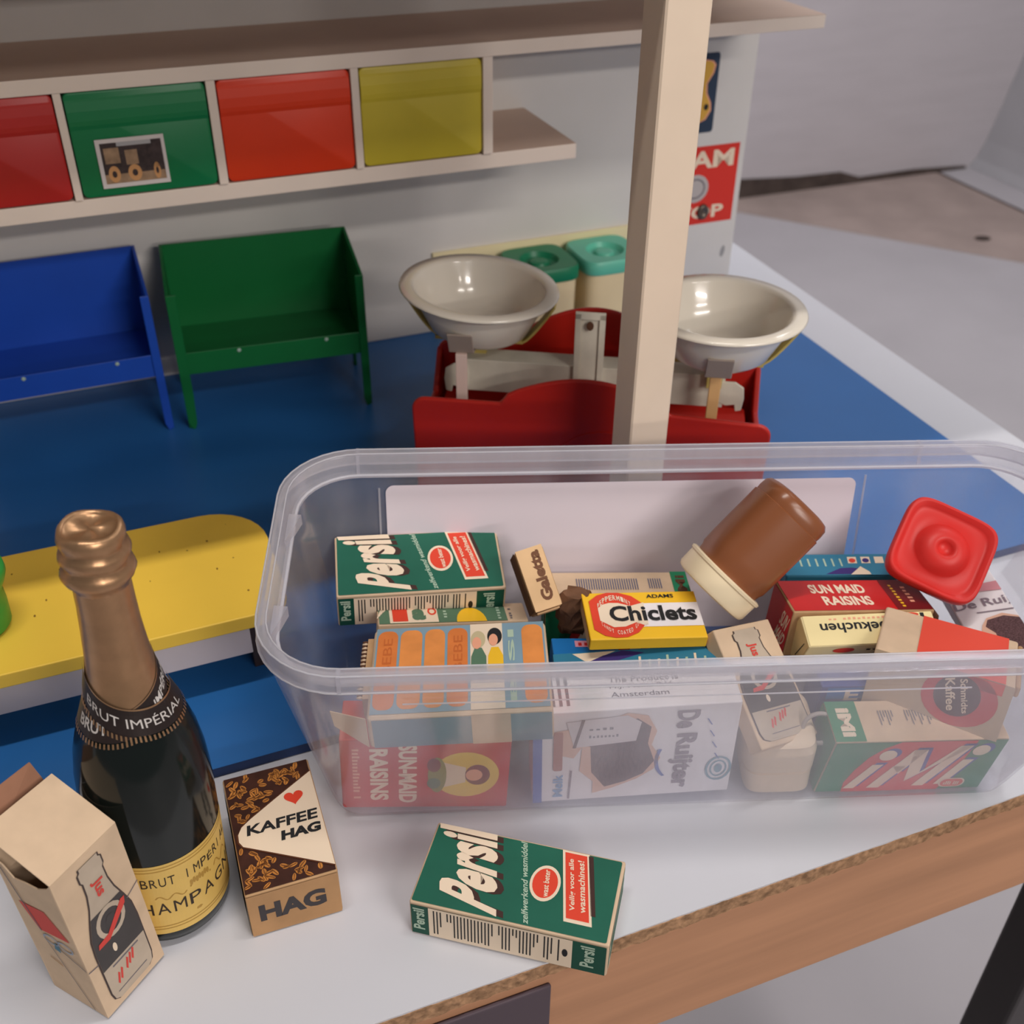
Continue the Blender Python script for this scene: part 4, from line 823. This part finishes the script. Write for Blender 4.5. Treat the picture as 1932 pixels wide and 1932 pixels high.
# custard powder pack, upright-ish
t, d = crt('pudding_carton', 'small kraft pudding carton with brown lettering right of the green detergent', 'carton', 'galetta', KRAFT, 0.2)
a = Art(face(d, 'T')); a.rect(0.04, 0.96, 0.01, 0.99, mat('kraft_light', (212, 176, 134), 0.7, 0.2, 0.08, 60)); a.t('Galetta', 0.40, 0.80, 0.13, 0.93, mat('galetta_brown', (110, 74, 54), 0.7, 0.2), 1, 0.05, 90); a.done('front_print', t)
a = Art(face(d, 'L')); a.rect(0.02, 0.98, 0.02, 0.97, BROWNC); a.line(0.05, 0.93, 0.95, 0.93, 0.03, KRAFT); a.done('side_print', t)
mb = MB(); mb.box(-d[0]/2+0.1, d[0]/2-0.2, -d[1]/2-0.12, -d[1]/2, d[2]/2-0.75, d[2]/2-0.05, KRAFT); mb.build('tuck_flap', t, bevel=0.06)
mb = MB(); rnd = random.Random(5)    # crumpled brown pack between pudding carton and gum
loops = []
for k in range(7):
    z_ = 3.9+k*0.45; r_ = 1.05-0.07*abs(k-3); loops.append([CW(-4.75+(r_*math.cos(i*math.pi/8)*0.9+rnd.uniform(-0.16, 0.16)), 2.3+r_*math.sin(i*math.pi/8)*0.6+rnd.uniform(-0.14, 0.14), z_+rnd.uniform(-0.12, 0.12)+1.0) for i in range(16)])
mb.loft(loops, BROWNC, False, True, True)
WR = mat('wrapper_brown', (112, 80, 60), 0.8, 0.15, 0.25, 90); mb.mats = [WR]
tag(mb.build('crumpled_wrapper', fixn=True), 'crumpled dark brown paper wrapper under the small kraft pudding carton', 'wrapper')

# ------------------------------------------------------------------ bottle printed cartons
BGR = mat('bottle_ink_grey', (182, 166, 148), 0.6, 0.2, 0.1, 80); BDK = mat('bottle_ink_dark', (70, 66, 66), 0.6, 0.2, 0.1, 60); BOUT = mat('bottle_outline', (74, 62, 60), 0.6, 0.2)
REDM = mat('faded_red', (200, 70, 62), 0.6, 0.2)
def bottle_art(a, wide=1.0):
    """bottle standing upright in s,t"""
    prof = [(0.30, 0.045), (0.24, 0.07), (0.22, 0.12), (0.22, 0.42), (0.235, 0.52), (0.28, 0.60), (0.345, 0.70), (0.375, 0.78), (0.38, 0.86), (0.36, 0.875), (0.36, 0.925), (0.385, 0.935), (0.385, 0.955)]
    prof = [(0.5-(0.5-x)*wide, y) for x, y in prof]
    def cut(z0, z1, sc_=1.0):
        L_ = []
        def wd(z):
            for (w0, y0), (w1, y1) in zip(prof, prof[1:]):
                if y0 <= z <= y1: return w0+(w1-w0)*(z-y0)/max(1e-6, y1-y0)
            return prof[0][0] if z < prof[0][1] else prof[-1][0]
        zs = [z0]+[y for _, y in prof if z0 < y < z1]+[z1]
        l = [(wd(z), z) for z in zs]; r = [(1-wd(z), z) for z in reversed(zs)]
        return l+r
    a.poly([(x-0.022 if x < 0.5 else x+0.022, y) for x, y in cut(0.045, 0.955)], BOUT, 0)
    a.poly(cut(0.045, 0.955), BGR, 1); a.poly(cut(0.29, 0.64), BDK, 2); a.poly(cut(0.06, 0.29), BGR, 2)
    a.arc(0.5, 0.54, 0.16, 0.075, 0, 6.28, 0.06, 0.028, BGR, 3); a.ell(0.5, 0.54, 0.07, 0.04, BDK, 3)
    a.poly([(0.22, 0.44), (0.4, 0.44), (0.74, 0.56), (0.76, 0.60), (0.7, 0.60), (0.4, 0.48), (0.24, 0.47)], REDM, 4)
    a.t('Jus', 0.42, 0.60, 0.72, 0.83, REDM, 3, 0.03, -90); [a.line(0.30+q_*0.055, 0.14+0.012*q_, 0.345+q_*0.055, 0.205+0.012*q_, 0.028, REDM, 3) for q_ in (0, 1, 3, 4, 5)]
    a.ell(0.42, 0.37, 0.03, 0.03, INKC, 3); a.line(0.25, 0.095, 0.74, 0.10, 0.006, GREY, 3); a.line(0.3, 0.27, 0.72, 0.27, 0.01, GREY, 3)
t, d = crt('drink_carton', 'cream drink carton with printed bottle lying between sprinkles and green red carton', 'carton', 'bottlecarton', CREAM, 0.08, 'cream drink cartons with a printed bottle')
a = Art(face(d, 'T')); bottle_art(a, 1.55); a.done('front_print', t)
# standing one on the table: open-topped, made of panels
Rc = [0.87895, 0.47552, -0.03654, -0.47592, 0.87948, -0.00272, 0.03084, 0.01978, 0.99933]; cc = (-17.918, 27.59, 4.66); dd = (3.285, 3.407, 9.168)
t = thing('drink_carton', 'open cream drink carton with printed bottle standing at the lower left of the table', 'carton', cc, (Rc[0:3], Rc[3:6], Rc[6:9]), 'cream drink cartons with a printed bottle')
x, y, z = dd[0]/2, dd[1]/2, dd[2]/2; th = 0.07
mb = MB()
mb.box(x-th, x, -y, y, -z, z, CREAM); mb.box(-x, -x+th, -y, y, -z, z, CREAM); mb.box(-x+th, x-th, y-th, y, -z, z, CREAM); mb.box(-x+th, x-th, -y+th, y-th, -z, -z+th, CREAM)
# left-front panel with a worn, dipping top edge
top = [(-x+th, z-0.15), (-x+0.5, z-0.35), (-x+0.9, z-0.95), (-x+1.6, z-0.8), (-x+2.3, z-0.75), (x-0.35, z-0.35), (x-th, z)]
mb.prism([(x-th, -z), (-x+th, -z)]+top, -y, -y+th, CREAM, lambda a_, z_, h: Vector((a_, h, z_)))
mb.build('carton_body', t, bevel=0.02)
mb = MB()   # lid flap hinged on the printed face
mb.add([(x, -y, z), (x, y, z), (-x+0.05, y+0.05, z+1.15), (-x+0.05, -y-0.0, z+1.35), (x, -y, z+0.08), (x, y, z+0.08), (-x+0.05, y+0.05, z+1.23), (-x+0.05, -y, z+1.43)], [(0, 1, 2, 3), (4, 5, 6, 7), (0, 1, 5, 4), (1, 2, 6, 5), (2, 3, 7, 6), (0, 3, 7, 4)], CREAM); mb.build('top_flap', t, bevel=0.02)
mb = MB(); mb.add([(-x, -y+0.1, z), (-x, y-0.1, z), (-x-0.55, y-0.3, z+1.9), (-x-0.75, -y+0.5, z+1.9), (-x-0.06, -y+0.1, z), (-x-0.06, y-0.1, z), (-x-0.61, y-0.3, z+1.9), (-x-0.81, -y+0.5, z+1.9)], [(0, 1, 2, 3), (4, 5, 6, 7), (0, 1, 5, 4), (1, 2, 6, 5), (2, 3, 7, 6), (0, 3, 7, 4)], mat('inner_card_shaded', (150, 108, 86), 0.8, 0.15, 0.1, 60)); mb.build('side_flap', t)  # brown shadow on the flap's inner side painted into its colour
a = Art(face(dd, 'R')); bottle_art(a, 1.2); a.line(0.78, 0.56, 1.0, 0.60, 0.006, GREY); a.line(0.0, 0.37, 0.14, 0.36, 0.006, GREY); a.line(0.14, 0.36, 0.22, 0.40, 0.006, GREY); a.done('front_print', t)
a = Art(face(dd, 'F')); a.poly([(0.16, 0.72), (0.62, 0.74), (0.9, 0.58), (0.35, 0.55)], REDM); a.line(0.1, 0.95, 0.38, 0.55, 0.02, GREY, 1); a.line(0.38, 0.50, 0.80, 0.02, 0.012, GREY, 1)
for cxx in (0.5, 0.75): a.arc(cxx, 0.505, 0.11, 0.025, 0, 6.28, 0.03, 0.01, mat('bow_grey', (150, 160, 176), 0.6, 0.2), 1)
a.poly([(0.55, 0.5), (0.62, 0.48), (0.6, 0.43), (0.5, 0.44)], mat('bow_teal', (74, 116, 136), 0.6, 0.2), 1); a.line(0.62, 0.46, 1.0, 0.385, 0.008, GREY, 1); a.line(0.3, 0.33, 0.5, 0.3, 0.01, KRAFT, 1); a.done('side_print', t)

# cream canister lying at front with ring handle
R_, c, d = FIT['tub']; c = Vector(c)+E2*0.2; t = thing('cream_canister', 'small cream square canister with ring handle under the bottle printed carton', 'canister', c, (R_[0:3], R_[3:6], R_[6:9]))
CT_ = mat('canister_cream', (214, 192, 166), 0.4, 0.4, 0.04, 30)
def cl(r, z_, e=5.0):
    return [Vector((d[0]/2*r*math.copysign(abs(math.cos(q))**(2/e), math.cos(q)), d[1]/2*r*math.copysign(abs(math.sin(q))**(2/e), math.sin(q)), z_)) for q in [2*math.pi*i/44 for i in range(44)]]
zz = d[2]/2
mb = MB(); mb.loft([cl(0.88, -zz), cl(0.93, -zz+0.1), cl(0.95, -zz+1.55), cl(0.90, -zz+1.62), cl(0.90, -zz+1.72), cl(0.97, -zz+1.78), cl(1.0, zz-0.75), cl(1.0, zz-0.6), cl(0.97, zz-0.5), cl(0.95, zz-0.15), cl(0.85, zz-0.02), cl(0.5, zz)], CT_, False, True, True); mb.build('canister_body', t, autos=True)
mb = MB(); N_ = 28
for k in range(N_):
    pass
ringc = Vector((d[0]/2+0.15, -0.7, zz-0.1)); loops = []
for k in range(N_):
    a_ = 2*math.pi*k/N_; cdir = Vector((math.cos(a_), 0.35*math.sin(a_), 0.94*math.sin(a_))); loops.append([ringc+cdir*(0.85+0.12*math.cos(2*math.pi*j/8))+Vector((0, -0.94, 0.35))*0.12*math.sin(2*math.pi*j/8) for j in range(8)])
mb.loft(loops, mat('ring_grey', (166, 158, 152), 0.3, 0.5), True); mb.build('ring_handle', t, smooth=True)

# chocolate-brown jar with cream lid
j0 = CW(2.55, 2.1, 7.9); j1 = CW(6.95, 4.0, 12.1); az = (j1-j0).normalized(); axx = (E1-az*E1.dot(az)).normalized(); ayy = az.cross(axx)
t = thing('chocolate_jar', 'brown plastic jar with cream lid leaning upside down on the pile', 'jar', j0, cols(axx, ayy, az)); LJ = (j1-j0).length
BRN = mat('jar_brown', (128, 76, 46), 0.28, 0.5, 0.03, 20); LDC = mat('jar_lid_cream', (232, 214, 180), 0.3, 0.45, 0.03, 20)
def sl(r, z_, e=2.9, n=52): return [Vector((r*math.copysign(abs(math.cos(q))**(2/e), math.cos(q)), r*math.copysign(abs(math.sin(q))**(2/e), math.sin(q)), z_)) for q in [2*math.pi*i/n for i in range(n)]]
mb = MB(); mb.loft([sl(1.85, 0.9), sl(1.9, 1.3), sl(1.98, 1.5), sl(2.0, 2.2), sl(2.0, LJ-1.0), sl(1.93, LJ-0.95), sl(1.95, LJ-0.7), sl(1.92, LJ-0.3), sl(1.75, LJ-0.08), sl(1.45, LJ), sl(1.35, LJ-0.05), sl(1.1, LJ-0.12), sl(0.3, LJ-0.12)], BRN, False, True, True); mb.build('jar_body', t, autos=True)
mb = MB(); mb.loft([sl(1.9, -0.35, 2.2), sl(2.1, -0.28, 2.2), sl(2.2, -0.1, 2.2), sl(2.22, 0.75, 2.2), sl(2.3, 0.82, 2.2), sl(2.32, 0.95, 2.2), sl(2.2, 1.02, 2.2), sl(1.9, 1.02, 2.2)], LDC, False, True, True); mb.build('jar_lid', t, autos=True)

# red square lid
R_, c, d = FIT['lid']; c = [c[0], c[1], c[2]]; t = thing('square_cover', 'red square plastic lid with round dimpled knob propped against the back wall', 'lid', c, (R_[0:3], R_[3:6], R_[6:9]))
RLM = mat('lid_red_plastic', (200, 48, 44), 0.42, 0.3)
bs = RLM.node_tree.nodes['Principled BSDF']; bs.inputs['Subsurface Weight'].default_value = 0.25; bs.inputs['Subsurface Radius'].default_value = (0.01, 0.003, 0.003); bs.inputs['Subsurface Scale'].default_value = 0.3
def rs(r, z_, e): return [Vector((r*d[0]/2*math.copysign(abs(math.cos(q))**(2/e), math.cos(q)), r*d[1]/2*math.copysign(abs(math.sin(q))**(2/e), math.sin(q)), z_)) for q in [2*math.pi*i/64 for i in range(64)]]
def rc(r, z_): return rs(r, z_, 2.0)
mb = MB(); mb.loft([rs(0.90, -0.85, 5.5), rs(0.94, -0.85, 5.5), rs(0.985, -0.3, 5.2), rs(0.985, 0.15, 5), rs(0.95, 0.28, 5), rs(0.90, 0.26, 5), rs(0.85, -0.05, 4.6), rs(0.78, -0.12, 4.2), rc(0.60, -0.10), rc(0.56, 0.0), rc(0.50, 0.28), rc(0.38, 0.52), rc(0.26, 0.60), rc(0.19, 0.58), rc(0.155, 0.40), rc(0.10, 0.25), rc(0.02, 0.22)], RLM, False, True, True)
mb.build('lid_shell', t, smooth=True)

# ------------------------------------------------------------------ champagne bottle
bc = Vector((-16.05, 31.55, 0.06)); 
tilt = math.radians(2.1); zx = math.sin(tilt); az = Vector((zx, -0.0, math.cos(tilt))); axx = (Vector((1, 0, 0))-az*zx).normalized(); ayy = az.cross(axx)
bt = thing('champagne_bottle', 'small dark champagne bottle with gold foil and yellow label at the left', 'bottle', bc, cols(axx, ayy, az))
GL = mat('dark_bottle_glass', (0.006, 0.009, 0.008), 0.13, 0.4)
FOIL = mat('gold_foil', (172, 134, 100), 0.34, 0.5, 0.12, 120, metal=0.75, bump=0.5); FOILD = mat('dark_foil', (44, 34, 32), 0.4, 0.5, 0.3, 60, metal=0.3); FTXT = mat('foil_text', (190, 184, 180), 0.5, 0.4)
prof = [(2.2, 0.0), (2.55, 0.08), (2.72, 0.35), (2.78, 0.9), (2.8, 4), (2.8, 7.6), (2.77, 8.6), (2.70, 9.6), (2.52, 10.8), (2.22, 11.9), (1.86, 12.9), (1.56, 13.8), (1.34, 14.8), (1.2, 15.8), (1.11, 17.0), (1.05, 18.2), (1.03, 19.2), (1.0, 20.5)]
def br(z_):
    for (r0, z0), (r1, z1) in zip(prof, prof[1:]):
        if z0 <= z_ <= z1: return r0+(r1-r0)*(z_-z0)/(z1-z0)
    return 1.0
mb = MB(); mb.lathe(prof, GL, 64); mb.build('glass', bt, smooth=True)
va = math.atan2((Vector((0, 0, 0))-bc).dot(ayy), (Vector((0, 0, 0))-bc).dot(axx))    # angle facing the camera
mb = MB(); N_ = 72; rows = []
for k in range(15):
    f_ = k/14; row = []
    for i in range(N_):
        an = 2*math.pi*i/N_; dlt = (an-va+math.pi) % (2*math.pi)-math.pi
        zb_ = 13.55+0.55*abs(dlt)**0.8 if abs(dlt) < 2.2 else 14.5
        z_ = zb_+(19.2-zb_)*f_; r_ = br(z_)+0.03+0.012*math.sin(an*5+z_*0.8)*math.sin(z_*1.3); row.append(Vector((r_*math.cos(an), r_*math.sin(an), z_)))
    rows.append(row)
mb.loft(rows, FOIL); mb.build('neck_foil', bt, smooth=True)
mb = MB(); rf = random.Random(9)
cp = [(1.05, 19.15), (1.12, 19.35), (1.30, 19.6), (1.38, 19.82), (1.30, 20.05), (1.17, 20.2), (1.19, 20.35), (1.32, 20.6), (1.26, 20.82), (1.12, 20.97), (1.14, 21.1), (1.23, 21.35), (1.17, 21.62), (1.03, 21.78), (0.95, 21.66), (0.9, 21.6), (0.4, 21.6), (0.02, 21.62)]
mb.loft([[Vector(((r_+rf.uniform(-0.012, 0.012))*math.cos(2*math.pi*i/72), (r_+rf.uniform(-0.012, 0.012))*math.sin(2*math.pi*i/72), z_+(0.06*math.sin(2*math.pi*i/72*3) if k > 3 else 0))) for i in range(72)] for k, (r_, z_) in enumerate(cp)], FOIL, False, False, True)
mb.build('foil_cap', bt, smooth=True)
def cyl(z0, z1, a0, a1, dr=0.0, slope=0.0):
    def f(s, t_, h):
        an = va+a0+(a1-a0)*s; z_ = z0+(z1-z0)*t_+slope*(s-0.5); r_ = br(z_)+dr+h*0.6; return Vector((r_*math.cos(an), r_*math.sin(an), z_))
    return f
# two crossing dark bands with lettering
for nm, sl_, txt, q in (('neck_band', -0.9, 'BRUT IMPÉRIAL', 0), ('neck_band', 0.9, 'BRUT IMPÉRIAL', 1)):
    fm = cyl(12.55, 13.75, -1.75, 1.75, 0.045+0.03*(1-q)) if True else None
    def fm(s, t_, h, sl_=sl_, q=q):
        an = va-1.75+3.5*s; z_ = 12.75+1.15*t_+sl_*2.0*((s-0.5)**2)*0+sl_*(s-0.5)*(2.1 if q == 0 else 1.9)+0.9*(2*(s-0.5))**2*0.8; r_ = br(z_)+0.05+0.035*(1-q)+h*0.5; return Vector((r_*math.cos(an), r_*math.sin(an), z_))
    a = Art(fm, 0.0); n_ = 40
    for i in range(n_):
        for j in range(4): a.rect(i/n_, (i+1)/n_, j/4, (j+1)/4, FOILD, 0)
        if i % 1 == 0: a.rect(i/n_+0.003, i/n_+0.014, -0.22, -0.03, FOIL, 1)
        a.rect(i/n_, (i+1)/n_, 0.93, 0.99, FOIL, 1)
    if q == 0: a.t(txt, 0.16, 0.86, 0.28, 0.72, FTXT, 3, 0.0)
    else: a.t('BRUT', 0.10, 0.33, 0.28, 0.72, FTXT, 3, 0.02); a.t('IMPÉRIAL', 0.66, 0.98, 0.28, 0.72, FTXT, 3, 0.02)
    a.done(nm, bt)
LBL = mat('label_gold', (214, 178, 96), 0.45, 0.35, 0.06, 60); LBD = mat('label_gold_dark', (172, 134, 62), 0.5, 0.3); LTX = mat('label_ink', (58, 48, 40), 0.6, 0.2)
a = Art(cyl(0.95, 5.75, -1.45, 1.45), 0.02); a.grid(0, 1, 0, 1, LBL, 0, 48)
for tt in (0.955, 0.915, 0.07, 0.11): a.grid(0, 1, tt, tt+0.012, LBD, 1, 48)
def ctext(st, s0, s1, t0, t1, L=1, b=0.0):
    n_ = len(st)
    for i, ch in enumerate(st):
        if ch == ' ': continue
        w0 = s0+(s1-s0)*i/n_; w1 = s0+(s1-s0)*(i+0.78)/n_
        if ch == 'I': w0 += 0.006; w1 = w0+0.006
        a.t(ch, w0, w1, t0, t1, LTX, L, b)
ctext('BRUT IMPÉRIAL', 0.34, 0.96, 0.70, 0.82, 1, 0.0); ctext('CHAMPAGNE', 0.22, 1.02, 0.30, 0.46, 1, 0.0)
for k in range(7): a.ell(0.60+0.018*k, 0.60+0.015*(k % 2), 0.009, 0.04, LBD, 1, 10)
a.rect(0.59, 0.73, 0.545, 0.57, LBD, 1)
for k in range(14): a.line(0.40+k*0.012, 0.53+0.03*math.sin(k*0.9), 0.412+k*0.012, 0.53+0.03*math.sin((k+1)*0.9), 0.008, LBD, 1); a.line(0.76+k*0.01, 0.56+0.05*math.sin(k*0.7), 0.77+k*0.01, 0.56+0.05*math.sin((k+1)*0.7), 0.008, LBD, 1)
a.ell(0.62, 0.2, 0.02, 0.02, LBD, 1, 5); a.done('bottle_label', bt)
